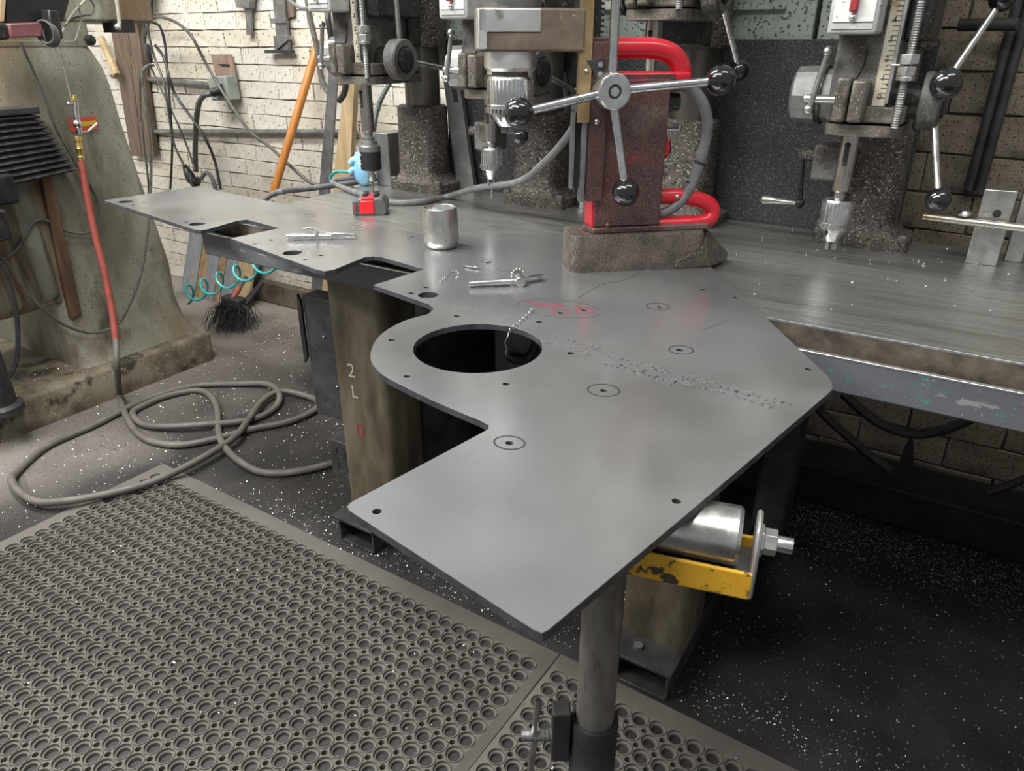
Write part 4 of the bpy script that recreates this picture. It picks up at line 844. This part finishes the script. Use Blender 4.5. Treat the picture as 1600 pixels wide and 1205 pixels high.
# knee with curved underside
kn = []
for k in range(9):
    t = k / 8; y = .75 + .56 * t; zb = .40 + .05 * math.sin(t * math.pi) * -1 + .10 * (1 - t); kn.append([(-3.3, y, .80), (-2.86, y, .80), (-2.84, y, zb + .05), (-2.87, y, zb), (-3.3, y, zb)])
MB().loft(kn).build('knee', 'machine_rust', mc, ang=50, bevel=.006)
MB().box((-3.2, .80, .80), (-2.76, 1.23, .90)).build('saddle', 'black_steel', mc, bevel=.01)
MB().box((-2.85, 1.05, .70), (-2.70, 1.15, .80)).build('way_clamp', 'press_black', mc, bevel=.008)
b = MB(); rings = []
NBW = 22
for k in range(NBW + 1):
    t = k / NBW; c = Vector((-2.90 + .02 * t, 1.20 + .02 * t, 1.075 - .20 * t)); w_ = (.17 + .02 * t) + (.016 if k % 2 else -.010)
    rings.append([(c.x + sx * .09 * (w_ / .17), c.y + sy * w_ + .035 * t * (sy > 0), c.z - (.035 if sy < 0 else 0) * t) for sx, sy in ((1, -1), (1, 1), (-1, 1), (-1, -1))])
b.loft(rings).build('bellows', 'bellows', mc, ang=20)
MB().box((-2.95, 1.0, 1.075), (-2.80, 1.39, 1.098)).build('bellows_flange', 'dark_steel', mc, bevel=.004)
p0 = A(20, 640, .13); MB().lathe((p0.x - .02, p0.y - .03, .134), (p0.x - .02, p0.y - .03, 3), [(0, .075), (.02, .075), (.03, .058), (.36, .052)], 24).build('knee_screw', 'dark_steel', mc)
MB().lathe((-2.80, 1.07, .745), (0, 1.07, .745), [(0, .028), (.03, .028), (.045, .018), (.08, .015)], 16).build('table_knob', 'worn_steel', mc)
MB().box((-2.80, 1.02, .665), (-2.73, 1.085, .712)).build('brass_fitting', 'brass_worn', mc, bevel=.006)
q = AX(128, 192, -2.876)
MB().add([AX(u, v, -2.8775) for u, v in ((106, 186), (150, 181), (154, 202), (110, 206))], [(0, 1, 2, 3)]).build('sticker', 'sticker_red', mc, recalc=False)
MB().add([AX(u, v, -2.8770) for u, v in ((124, 191), (150, 188), (151, 195), (125, 198))], [(0, 1, 2, 3)]).build('sticker_band', 'sticker_yellow', mc, recalc=False)
thick(-2.835, [(46, 190), (66, 206), (128, 492), (112, 500)], .08).build('rusty_way', 'way_rust', mc, bevel=.004)
# readout unit and bracket at the top
dr = thing('readout_unit', 'black readout screen with plum coloured arm above the milling machine column', 'display', (-2.75, 1.25, 1.30))
thick(-2.72, [(8, -40), (120, -40), (100, 33), (10, 36)], .06).build('screen', 'screen_black', dr, bevel=.003)
thick(-2.715, [(0, -40), (13, -40), (7, 34), (0, 34)], .05).build('screen_frame', 'wood_pale', dr, bevel=.002)
thick(-2.68, [(14, 37), (68, 35), (66, 58), (18, 59)], .09).build('bracket_arm', 'purple', dr, bevel=.004)
thick(-2.66, [(76, 15), (92, 17), (100, 60), (84, 66), (78, 36)], .05).build('bracket_knuckle', 'plastic_black', dr, bevel=.004)
thick(-2.69, [(-20, 36), (14, 37), (18, 62), (-20, 66)], .06).build('motor_lump', 'press_black', dr, bevel=.01)
b = MB()
for k in range(5):
    c = AX(70 + k * 2.2, 50 + k * 1.2, -2.67); b.tube([c + Vector((.03 * math.cos(a), .0, .034 * math.sin(a))) + Vector((0, .012 * math.cos(a), 0)) for a in [2 * math.pi * i / 20 for i in range(20)]], .0035, 6, True)
b.build('cable_coil', 'cable_dim', dr)
for nm, m, rr, lst in [('signal_cable', 'cable_beige', .0038, [(62, 57), (72, 66), (88, 64), (98, 50), (108, 30), (122, 12), (135, -2)]), ('signal_cable', 'cable_dim', .0038, [(100, 42), (112, 30), (128, 25), (142, 22), (147, 10), (140, -2), (132, -12)]),
                       ('signal_cable', 'cable_beige', .0036, [(122, 5), (125, 20), (126, 38), (122, 52), (118, 64)])]:
    MB().tube(smooth_path(XP(-2.80, lst), 5), rr, 6).build(nm, m, dr)
bg = MB().tube(smooth_path(XP(-2.86, [(178, -20), (182, 0), (185, 20), (187, 38)]), 5), .007, 8).lathe(AX(183, 46, -2.86), AX(187, 34, -2.86), [(0, .006), (.006, .013), (.016, .010), (.022, .006)], 12).build('rag_strip', 'cable_beige'); tag(bg, 'pale cloth strip hanging from the machine ram at the top left', 'cloth')
# cables down the machine face
def cable(name, label, m, r, pts, sub=6, cat='cable', grp=None):
    o = MB().tube(smooth_path(pts, sub), r, 8).build(name, m); return tag(o, label, cat, grp)
cable('cord', 'thin dark cord running slantwise down the machine column behind the air gun', 'cable_dim', .005, XP(-2.845, [(32, 66), (40, 85), (62, 135), (85, 195), (105, 232), (122, 262), (140, 290), (152, 315), (152, 335), (145, 358), (128, 365), (100, 360), (68, 343), (48, 352), (30, 385), (15, 400), (0, 405)]))
cable('cord', 'dark cord sagging in a low loop in front of the machine foot', 'cable_dim', .0055, XP(-2.80, [(-10, 395), (10, 410), (40, 455), (75, 490), (110, 512), (150, 520), (185, 505), (205, 470), (222, 420), (232, 350), (236, 260), (230, 180), (222, 120), (228, 105), (236, 101)]))
cable('cord', 'black cord hanging at the left frame edge above the machine base', 'cable_black', .008, XP(-2.70, [(-10, 400), (10, 430), (24, 480), (28, 530), (24, 570), (10, 592), (-10, 600)]))
# air gun hanging on a wire, with brass fittings and hose
ag = thing('air_blow_gun', 'silver air blow gun with brass fittings hanging on a wire', 'air gun', AX(124, 215, -2.80))
MB().tube(XP(-2.80, [(90, 62), (98, 95), (112, 158)]), .0028, 6).build('hanging_wire', 'cable_beige', ag)
g = lambda u, v: AX(u, v, -2.79)
MB().tube(smooth_path([g(118, 160), g(119, 178), g(122, 195), g(125, 210)], 4), .010, 12, rs=None).build('gun_body', 'bright_steel', ag)
MB().ball(g(121, 194), .016, 14, 8).build('gun_valve', 'bright_steel', ag)
MB().lathe(g(116.5, 158), g(116, 150), [(0, .010), (.010, .010), (.012, .006), (.022, .005)], 8).build('nozzle', 'brass', ag)
MB().tube(smooth_path([g(126, 206), g(136, 206), g(144, 200), g(152, 193)], 4), .004, 8).build('trigger', 'worn_steel', ag)
MB().ball(g(107, 162), .007, 10, 6).cyl(g(107, 162), g(116, 161), .004, n=8).build('hook', 'bright_steel', ag)
MB().lathe(g(121, 213), g(128, 258), [(0, .013), (.012, .0145), (.016, .0145), (.018, .012), (.038, .0125), (.042, .014), (.052, .0105), (.068, .0105), (.07, .012), (.082, .012), (.086, .009), (.106, .009)], 14).build('coupling', 'brass', ag)
path_red = [g(127, 252), AX(135, 300, -2.78), AX(148, 365, -2.76), AX(163, 425, -2.73), AX(174, 480, -2.70), AX(181, 530, -2.665)]
hz = .0122
cr_ = lambda x, y: A(x / 2.678, 350 + y / 2.678, hz)
path_grey = [AX(181, 530, -2.665), AX(183, 570, -2.62), A(186, 612, .035), cr_(500, 720), cr_(530, 810), cr_(580, 880), cr_(650, 915), cr_(760, 925), cr_(900, 900), cr_(1050, 860), cr_(1200, 830), cr_(1300, 790), cr_(1335, 755), cr_(1295, 725), cr_(1180, 710), cr_(1100, 750), cr_(1040, 840), cr_(960, 930), cr_(700, 1075), cr_(450, 1150), cr_(200, 1185), cr_(100, 1150), cr_(55, 1090), cr_(80, 1030), cr_(200, 930), cr_(400, 840), cr_(600, 740), cr_(800, 680), cr_(1000, 670), cr_(1120, 680), cr_(1170, 720), cr_(1150, 770), cr_(1050, 820), cr_(850, 850), cr_(700, 858), cr_(600, 840), cr_(555, 795), cr_(590, 765), cr_(700, 720), cr_(820, 697), cr_(880, 720), cr_(910, 780), cr_(915, 870), cr_(940, 940), cr_(1000, 1000), cr_(1100, 1040), cr_(1250, 1035), cr_(1440, 990)]
rs = random.Random(11); path_grey = [p if i < 4 else Vector((p.x, p.y, hz + (.017 if 16 <= i <= 22 else (.010 if i in (14, 15, 29, 30, 33, 34, 43, 44) else 0)))) for i, p in enumerate(path_grey)]
ho = thing('air_hose', 'long air hose, red above and grey where it coils on the floor', 'hose', (-2.3, 1.3, 0))
MB().tube(smooth_path(path_red, 8), .0125, 12).build('red_section', 'hose_red', ho)
MB().tube(smooth_path(path_grey, 8), .0122, 12).build('grey_section', 'hose_grey', ho)

# ================================================================== THINGS ON AND AGAINST THE BRICK WALL
WY = 2.53
bd_ = thing('wall_board', 'dark stained wooden board fixed upright on the white brick wall', 'board', AY(215, 245, WY))
for (a0_, a1_, b0_, b1_) in (((171, -20), (199, -20), (212, 243), (229, 243)), ((200, -20), (215, -20), (230, 243), (249, 243))):
    q = [AY(*a0_, WY), AY(*a1_, WY), AY(*b1_, WY), AY(*b0_, WY)]
    MB().add(q + [p + Vector((0, -.03, 0)) for p in q], [(3, 2, 1, 0), (4, 5, 6, 7), (0, 1, 5, 4), (1, 2, 6, 5), (2, 3, 7, 6), (3, 0, 4, 7)]).build('plank', 'wood_dark', bd_, bevel=.002)
wp = MB().tube([AY(158, 60, 2.50), AY(183, 118, 2.45)], .02, 8).build('pale_batten', 'wood_pale'); tag(wp, 'short pale wooden batten leaning between the machine and dark board', 'batten')
for k, (u0, v0, u1, v1, r, lb) in enumerate([(176, 119, 345, 134, .0135, 'upper grey conduit pipe running to the wall outlet'), (240, 206, 556, 207, .0135, 'long lower grey conduit pipe along the white brick wall')]):
    o = MB().cyl(AY(u0, v0, WY - .006), AY(u1, v1, WY - .006), r, n=14).build('conduit_pipe', 'outlet_green'); tag(o, lb, 'pipe', 'conduits on the brick wall'); o.data.materials[0] = MATS['grey_steel']
ou = thing('wall_outlet', 'grey green wall socket box with rusty cover plate on the brick wall', 'socket', AY(358, 160, WY))
def slabY(lst, y, t): 
    q = [AY(u, v, y) for u, v in lst]; n = len(q); return MB().add(q + [p + Vector((0, -t, 0)) for p in q], [tuple(range(n)), tuple(range(2 * n - 1, n - 1, -1))] + [(i, (i + 1) % n, n + (i + 1) % n, n + i) for i in range(n)])
slabY([(331, 85), (362, 85), (371, 117), (339, 119)], 2.535, .008).build('cover_plate', 'rust_plate', ou, bevel=.001)
slabY([(341, 100), (358, 100), (359, 104), (347, 104)], 2.525, .001).build('cover_slot', 'ink', ou)
slabY([(343, 120), (371, 117), (378, 156), (350, 156)], 2.535, .075).build('socket_box', 'outlet_green', ou, bevel=.008)
MB().lathe(AY(350, 140, 2.46), AY(328, 146, 2.42), [(0, .028), (.02, .028), (.022, .022), (.06, .02)], 16).build('plug', 'plastic_black', ou)
MB().lathe(AY(345, 134, 2.50), AY(330, 133, 2.50), [(0, .018), (.02, .018), (.022, .022), (.03, .022)], 12).build('gland', 'aluminium', ou)
cable('power_cable', 'thick dark cable looping down from the wall plug', 'cable_dim', .0135, [AY(330, 146, 2.42), AY(318, 150, 2.40), AY(310, 165, 2.40), AY(306, 200, 2.42), AY(305, 240, 2.44), AY(306, 268, 2.44)])
pg = MB().lathe(AY(288, 258, 2.42), AY(303, 288, 2.42), [(0, .012), (.03, .02), (.06, .026), (.09, .026)], 10).lathe(AY(304, 286, 2.42), AY(316, 276, 2.40), [(0, .026), (.02, .026), (.022, .018), (.05, .018)], 10).build('cable_plug', 'plastic_black'); tag(pg, 'black cable plug and connector hanging just above the plate corner', 'plug')
cable('power_cable', 'bent grey lead dropping from the hanging connector', 'cable_grey', .011, [AY(314, 279, 2.4), AY(322, 270, 2.4), AY(330, 276, 2.4), AY(336, 292, 2.4), AY(340, 310, 2.4)])
wy = 2.44
for lb, m, r, lst in [
    ('dark cable arching right over the brick wall and down to the bench', 'cable_dim', .0075, [(226, 60), (232, 36), (242, 27), (258, 28), (280, 38), (300, 58), (325, 105), (355, 155), (390, 205), (420, 228), (450, 256), (480, 282), (500, 292)]),
    ('black cable hanging straight from the top bundle beside the board', 'cable_black', .006, [(238, -8), (237, 20), (238, 34), (250, 42), (258, 70), (262, 120), (266, 170), (269, 220), (268, 262), (266, 296)]),
    ('dark cable crossing the bundle and sweeping right behind the plate', 'cable_black', .0075, [(242, 70), (256, 90), (264, 120), (275, 150), (300, 185), (320, 215), (335, 250), (345, 296)]),
    ('thin cable running from the bundle to the black connector', 'cable_dim', .006, [(230, 20), (232, 50), (240, 85), (256, 130), (264, 180), (272, 225), (288, 260)]),
    ('thin grey cable slanting down behind the dangling bundle', 'cable_dim', .005, [(224, -8), (226, 30), (224, 60), (232, 95), (252, 140), (276, 190), (292, 228), (305, 266)]),
    ('loose cable dropping beside the dark board towards the floor', 'cable_dim', .006, [(240, 102), (228, 104), (220, 116), (219, 160), (224, 220), (232, 290), (231, 360), (228, 420)])]:
    cable('hanging_cable', lb, m, r, [AY(u, v, wy - rnd.uniform(0, .05)) for u, v in lst], grp='cables hanging on the brick wall')
tw = MB().lathe(AY(229, 68, 2.40), AY(236, 100, 2.40), [(0, .008), (.01, .014), (.07, .014), (.09, .008)], 8).build('cable_splice', 'plastic_black'); tag(tw, 'black taped splice in the cable bundle beside the dark board', 'splice')
gb = slabY([(200, -30), (241, -30), (240, 6), (203, 6)], 2.5, .1).build('junction_box', 'outlet_green', bevel=.006); tag(gb, 'grey green junction box at the top above the cable bundle', 'box')
# tools hanging on the wall
t1 = thing('hanging_bracket', 'grey metal bracket with a narrow tongue hanging high on the brick wall', 'bracket', AY(389, 55, 2.5))
slabY([(370, -20), (402, -20), (398, 14), (377, 12)], 2.53, .03).build('bracket_body', 'grey_steel', t1, bevel=.002); slabY([(386, 8), (395, 8), (396, 55), (388, 55)], 2.53, .012).build('tongue', 'grey_steel', t1, bevel=.001)
t2 = thing('depth_gauge', 'grey steel depth gauge with flat foot hanging on the brick wall', 'gauge', AY(443, 84, 2.5))
slabY([(428, -25), (446, -25), (455, 80), (438, 80)], 2.53, .016).build('stem', 'grey_steel', t2, bevel=.001)
slabY([(421, 78), (460, 78), (462, 83), (421, 83)], 2.53, .03).build('foot', 'dark_steel', t2, bevel=.001)
slabY([(427, 29), (450, 28), (452, 36), (428, 37)], 2.525, .02).build('cross_stop', 'grey_steel', t2, bevel=.001); slabY([(432, 56), (455, 55), (456, 62), (435, 80)], 2.525, .02).build('cross_stop', 'grey_steel', t2, bevel=.001)
slabY([(448, -20), (460, -20), (462, 26), (451, 28)], 2.54, .01).build('backing', 'wood_dark', t2)
po = MB().lathe(AY(426, 305, 2.30), AY(491, 89, 2.50), [(0, .0185), (.70, .0185), (.707, .0165)], 18).build('wooden_pole', 'wood_orange', ang=50); tag(po, 'orange varnished wooden pole leaning on the white brick wall', 'pole')
br = slabY([(523, 30), (536, 30), (500, 535), (482, 535)], 2.42, .012).build('steel_bar', 'grey_steel', bevel=.001); tag(br, 'tall grey flat steel bar leaning upright beside the wooden pole', 'bar')
br = slabY([(546, 118), (562, 118), (540, 540), (500, 540)], 2.40, .03).build('wooden_batten', 'wood_pale', bevel=.002); tag(br, 'brown wooden batten standing behind the tapping head', 'batten')
cable('flex_conduit', 'dark flexible conduit hanging down the brick wall right of the depth gauge', 'cable_dim', .012, [AY(480, -5, 2.42), AY(485, 30, 2.42), AY(492, 60, 2.42), AY(498, 90, 2.42), AY(502, 120, 2.42), AY(510, 140, 2.42), AY(522, 152, 2.42)])
cable('flex_conduit', 'dark flexible conduit dangling just behind the leftmost drill press', 'cable_black', .013, [AY(508, -60, 2.4), AY(512, 20, 2.3), AY(518, 60, 2.3), AY(522, 95, 2.3), AY(530, 112, 2.3), AY(540, 125, 2.3), AY(538, 145, 2.3), AY(530, 158, 2.3)])
cable('power_cable', 'grey lead curving to the switch box of the leftmost drill press', 'cable_grey', .006, [AY(440, -10, 2.2), AY(455, 3, 2.1), AY(470, 12, 1.9), AY(485, 13, 1.7), AY(495, 8, 1.58)])
cable('coolant_pipe', 'jointed grey coolant pipe behind the tapping head', 'outlet_green', .010, [AY(618, 112, 1.95), AY(608, 130, 1.95), AY(596, 152, 1.95), AY(588, 175, 1.95), AY(583, 205, 1.95)], cat='pipe')
# right wall pipes
for k, (ub, ut, lb) in enumerate(((1528, 1574, 'left one of two dark conduit pipes rising on the grimy brick wall'), (1545, 1592, 'right one of two dark conduit pipes rising on the grimy brick wall'))):
    q = AY(ub, 240, 2.26); o = MB().cyl((q.x, 2.268, .95), (q.x, 2.268, 2.0), .012, n=12).build('conduit_pipe', 'dark_steel'); tag(o, lb, 'pipe', 'conduits on the right wall')
# rod with head behind the right press
q = AY(1575, 38, 2.2); o = MB().cyl((q.x - .10, 2.24, q.z), (q.x + .02, 2.2, q.z), .014, n=12).build('wall_peg', 'dark_steel'); tag(o, 'dark round peg on the wall behind the top lever of the right press', 'peg')
# cables hanging below the bench on the right
for lb, r, lst in (('black cable sagging in a wide loop below the bench gutter', .014, [(1318, 615, 1.95), (1345, 640, 1.95), (1380, 664, 1.95), (1425, 678, 1.95), (1470, 673, 1.95), (1515, 655, 1.95), (1540, 635, 1.95)]),
                   ('black cable slanting down towards the floor beam below the bench', .013, [(1230, 590, 1.90), (1270, 630, 2.02), (1300, 660, 2.04), (1345, 700, 2.06), (1390, 735, 2.08)]),
                   ('short black cable rising from the floor beam at the right edge', .012, [(1545, 770, 2.1), (1580, 757, 2.1), (1610, 745, 2.1), (1650, 735, 2.1)])):
    cable('under_bench_cable', lb, 'cable_black', r, [AY(*q) for q in lst])
slabY([(1425, 676), (1427, 690), (1428, 722), (1408, 716), (1412, 700)], 1.97, .02).build('strap', 'black_steel', [x for x in bpy.data.objects if x.name == 'under_bench_cable'][0])

# ================================================================== UNDER THE LEFT END OF THE BENCH
pln = [(296, 318, 300, 480, 'plank_grey', 'grey'), (318, 330, 322, 490, 'plank_rust', 'narrow rusty'), (329, 346, 331, 500, 'plank_grey', 'wider grey'), (346, 356, 343, 500, 'plank_rust', 'thin brown'), (356, 374, 352, 505, 'plank_grey', 'rightmost grey'), (374, 398, 372, 480, 'wood_pale', 'short pale wooden')]
for k, (u0, u1, v0u, vb, m, nm) in enumerate(pln):
    yb = 2.36; bot0 = A(u0 + 6, vb - 6, 0); x0 = AY(u0, 400, 2.45).x + .002; x1 = AY(u1, 400, 2.45).x - .002
    b = MB().add([(x0 - .02, yb, 0), (x1 - .02, yb, 0), (x1, 2.50, .38), (x0, 2.50, .38), (x0 - .02, yb + .02, 0), (x1 - .02, yb + .02, 0), (x1, 2.52, .38), (x0, 2.52, .38)], [(0, 1, 2, 3), (7, 6, 5, 4), (0, 4, 5, 1), (1, 5, 6, 2), (2, 6, 7, 3), (3, 7, 4, 0)])
    tag(b.build('leaning_plank', m, bevel=.002), nm + ' plank leaning on the wall under the bench end', 'plank', 'planks leaning under the bench')
pts = []; p0 = A(292, 466, .10); 
c0 = AY(288, 463, 1.9); c1 = AY(425, 408, 1.7)
for k in range(121):
    t = k / 120; a = t * 5.2 * 2 * math.pi - 1.2; c = c0.lerp(c1, t); rr = .042 * (1 - .15 * t); pts.append(c + Vector((.25 * rr * math.cos(a), rr * .75 * math.cos(a) * .6, rr * math.sin(a))) + (c1 - c0).normalized() * rr * .5 * math.cos(a))
pts += [c1 + Vector((.02, 0, .03)), AY(413, 404, 1.62), AY(412, 395, 1.6)]
tag(MB().tube(smooth_path(pts, 2), .0052, 8).build('coiled_air_line', 'hose_teal'), 'teal coiled air line hanging below the left end of the bench', 'hose')
# wire brush
bt_ = A(345, 515, 0); br = thing('floor_brush', 'black bristle brush with worn red handle standing below the bench end', 'brush', (bt_.x, bt_.y + .06, 0))
q0 = AY(362, 470, 2.16); q1 = AY(384, 432, 2.26)
MB().cyl(q0, q1, .013, .012, 10).build('handle', 'wood_dark', br); MB().cyl(q0 + (q1 - q0) * .05, q0 + (q1 - q0) * .55, .0145, .0145, 10).build('red_band', 'hose_red', br)
MB().box((q0.x - .06, q0.y - .02, q0.z - .05), (q0.x + .07, q0.y + .04, q0.z + .02)).build('head', 'brush_black', br, bevel=.01)
MB().cyl(q0 + Vector((.05, .03, -.02)), q1 + Vector((.09, .03, -.02)), .022, .012, 8).build('black_sleeve', 'brush_black', br)
b = MB(); rs = random.Random(2)
for k in range(420):
    s = Vector((q0.x + rs.uniform(-.06, .07), q0.y + rs.uniform(-.03, .05), q0.z - .01)); e = Vector((s.x + rs.gauss(-.005, .045), s.y + rs.gauss(-.03, .05), max(.002, rs.uniform(.0, .03))))
    mid = s.lerp(e, .5) + Vector((rs.gauss(0, .015), rs.gauss(0, .015), .03)); b.tube([s, mid, e], .0014, 3)
o = b.build('bristles', 'brush_black', br); o['kind'] = 'stuff'
# junction boxes clipped beside the left leg
jb = thing('junction_box', 'dark steel conduit box with knockouts mounted left of the front bench leg', 'box', (-1.42, 1.33, 0))
MB().box((-1.50, 1.30, .31), (-1.335, 1.36, .675)).build('box_body', 'box_dark', jb, bevel=.003)
MB().prism([(-1.515, .47), (-1.50, .49), (-1.50, .66), (-1.51, .675), (-1.515, .60)], 1.292, 1.30, 'y').build('box_flange', 'black_steel', jb)
for (dx, zz, rr) in ((-1.44, .60, .017), (-1.44, .36, .02), (-1.41, .50, .010), (-1.46, .53, .008)):
    MB().lathe((dx, 1.3005, zz), (dx, -1, zz), [(0, rr), (.0015, rr), (.0015, rr * .75), (.0002, rr * .7)], 20).build('knockout', 'box_dark', jb)
for (dx, zz) in ((-1.43, .565), (-1.40, .42), (-1.385, .64)): MB().ball((dx, 1.299, zz), .005, 10, 6).build('screw', 'worn_steel', jb)
j2 = thing('junction_box', 'small grey socket box low on the bench leg near the floor', 'box', (-1.38, 1.32, .12))
MB().box((-1.43, 1.27, .14), (-1.335, 1.33, .26)).build('box_body', 'box_dark', j2, bevel=.003)
for zz in (.175, .225): MB().lathe((-1.385, 1.2705, zz), (-1.385, -1, zz), [(0, .02), (.002, .02), (.002, .016), (.0, .015)], 20).build('knockout', 'dark_steel', j2)

# ================================================================== SWARF
def chips(name, label, n, region, m, seed, zf, smin=.0025, smax=.007):
    r = random.Random(seed); vs = []; fs = []
    k = 0
    while k < n:
        x, y = region(r)
        if x is None: continue
        k += 1; z = zf(x, y); L_ = r.uniform(smin, smax) * (2.2 if r.random() < .05 else 1); w_ = r.uniform(.0007, .0016); a = r.uniform(0, 2 * math.pi); cv = r.uniform(-1.6, 1.6); lift = r.uniform(.0003, .0025)
        o = len(vs)
        for i in range(4):
            t = i / 3; th_ = a + cv * (t - .5); px = x + L_ * (t - .5) * math.cos(th_); py = y + L_ * (t - .5) * math.sin(th_); zz = z + .0006 + lift * math.sin(t * 3.14) + (.001 if i % 2 else 0)
            s_ = Vector((-math.sin(th_), math.cos(th_), r.uniform(-.8, .8))) * w_
            vs.append((px + s_.x, py + s_.y, zz + abs(s_.z))); vs.append((px - s_.x, py - s_.y, zz))
        for i in range(3): fs.append((o + 2 * i, o + 2 * i + 1, o + 2 * i + 3, o + 2 * i + 2))
    ob = MB(); ob.v = [Vector(v) for v in vs]; ob.f = fs
    o = ob.build(name, m, recalc=False); return tag(o, label, 'swarf', kind='stuff')
Z0 = lambda x, y: 0.0
def reg_left(r):
    x = r.uniform(-2.74, -1.2); y = r.uniform(.5, 2.45)
    if y < 1.13 and x > -2.15: return None, None
    if r.random() > (.25 + .75 * min(1, abs(math.sin(x * 3.1 + y * 2.2)) + (y > 1.5) * .4)): return None, None
    return x, y
chips('metal_swarf', 'silver metal swarf scattered over the floor left of the bench', 5200, reg_left, 'swarf', 21, Z0, .0018, .005)
def reg_under(r):
    x = r.uniform(-1.15, .9); y = 1.14 + abs(r.gauss(0, .55))
    if y > 2.26: return None, None
    return x, y
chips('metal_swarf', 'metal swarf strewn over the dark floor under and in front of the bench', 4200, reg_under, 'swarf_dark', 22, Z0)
def reg_strip(r):
    x = r.uniform(-1.75, .2); y = r.gauss(1.19, .035)
    return (x, y) if y > 1.15 else (None, None)
chips('metal_swarf', 'line of fine swarf along the edge of the rubber mats', 1500, reg_strip, 'swarf', 23, Z0, .0015, .0035)
def reg_heap(r):
    x = r.uniform(-.25, .5); y = r.gauss(1.98, .08); return (x, y) if 1.75 < y < 2.09 else (None, None)
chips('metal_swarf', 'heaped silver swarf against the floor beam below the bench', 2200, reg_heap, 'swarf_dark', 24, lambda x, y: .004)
def reg_mat(r):
    x = r.uniform(-2.0, .3); y = r.uniform(.15, 1.08); return x, y
chips('metal_swarf', 'few bright chips fallen on and into the rubber mats', 420, reg_mat, 'swarf', 25, lambda x, y: .0125 if rnd.random() < .25 else .001)
def reg_basem(r): return r.uniform(-3.0, -2.78), r.uniform(.9, 1.82)
chips('metal_swarf', 'bright swarf lying on the base of the milling machine', 420, reg_basem, 'swarf', 26, lambda x, y: .134)
def reg_bench(r):
    x = r.uniform(-1.3, .8); y = r.uniform(1.3, 1.93)
    if y < 1.72 and x < -.45: return None, None
    return x, y
chips('metal_swarf', 'sparse fine chips dusting the bench top', 260, reg_bench, 'swarf', 27, lambda x, y: ZB, .001, .003)
def reg_wall(r):
    x = r.uniform(-3.0, -2.2); y = r.gauss(2.3, .12); return (x, y) if y < 2.49 else (None, None)
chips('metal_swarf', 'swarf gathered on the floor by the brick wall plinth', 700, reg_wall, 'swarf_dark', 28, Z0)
# long curled shavings on the plate and through the opening
def curl(pts, r, turns, rr): 
    P_ = smooth_path(pts, 24); out = []
    for i, p in enumerate(P_):
        a = i / len(P_) * turns * 2 * math.pi; out.append(p + Vector((math.cos(a) * rr, math.sin(a) * rr * .5, abs(math.sin(a)) * rr)))
    return MB().tube(out, r, 4)
zc = ZP + .0012
o = curl([A(795, 519, zc), A(808, 507, zc), A(822, 496, zc), A(833, 484, zc)], .0008, 8, .0025); o.tube([A(795, 519, zc), AY(793, 527, .90), AY(789, 535, .90), AY(792, 545, .90), AY(790, 555, .90)], .0011, 5)
tag(o.build('metal_shaving', 'swarf'), 'curled shaving on the plate hanging into the round opening', 'shaving')
tag(curl([A(687, 443, zc), A(697, 434, zc), A(709, 424, zc), A(716, 428, zc), A(713, 437, zc)], .0007, 12, .0022).build('metal_shaving', 'swarf'), 'curled metal shaving on the plate left of the chuck key handle', 'shaving')
tag(curl([A(727, 417, zc), A(738, 419, zc), A(748, 420, zc), A(770, 424, zc)], .0008, 12, .0028).build('metal_shaving', 'swarf'), 'curled metal shaving on the plate behind the chuck key', 'shaving')
print('bricks', NB1, NB2)
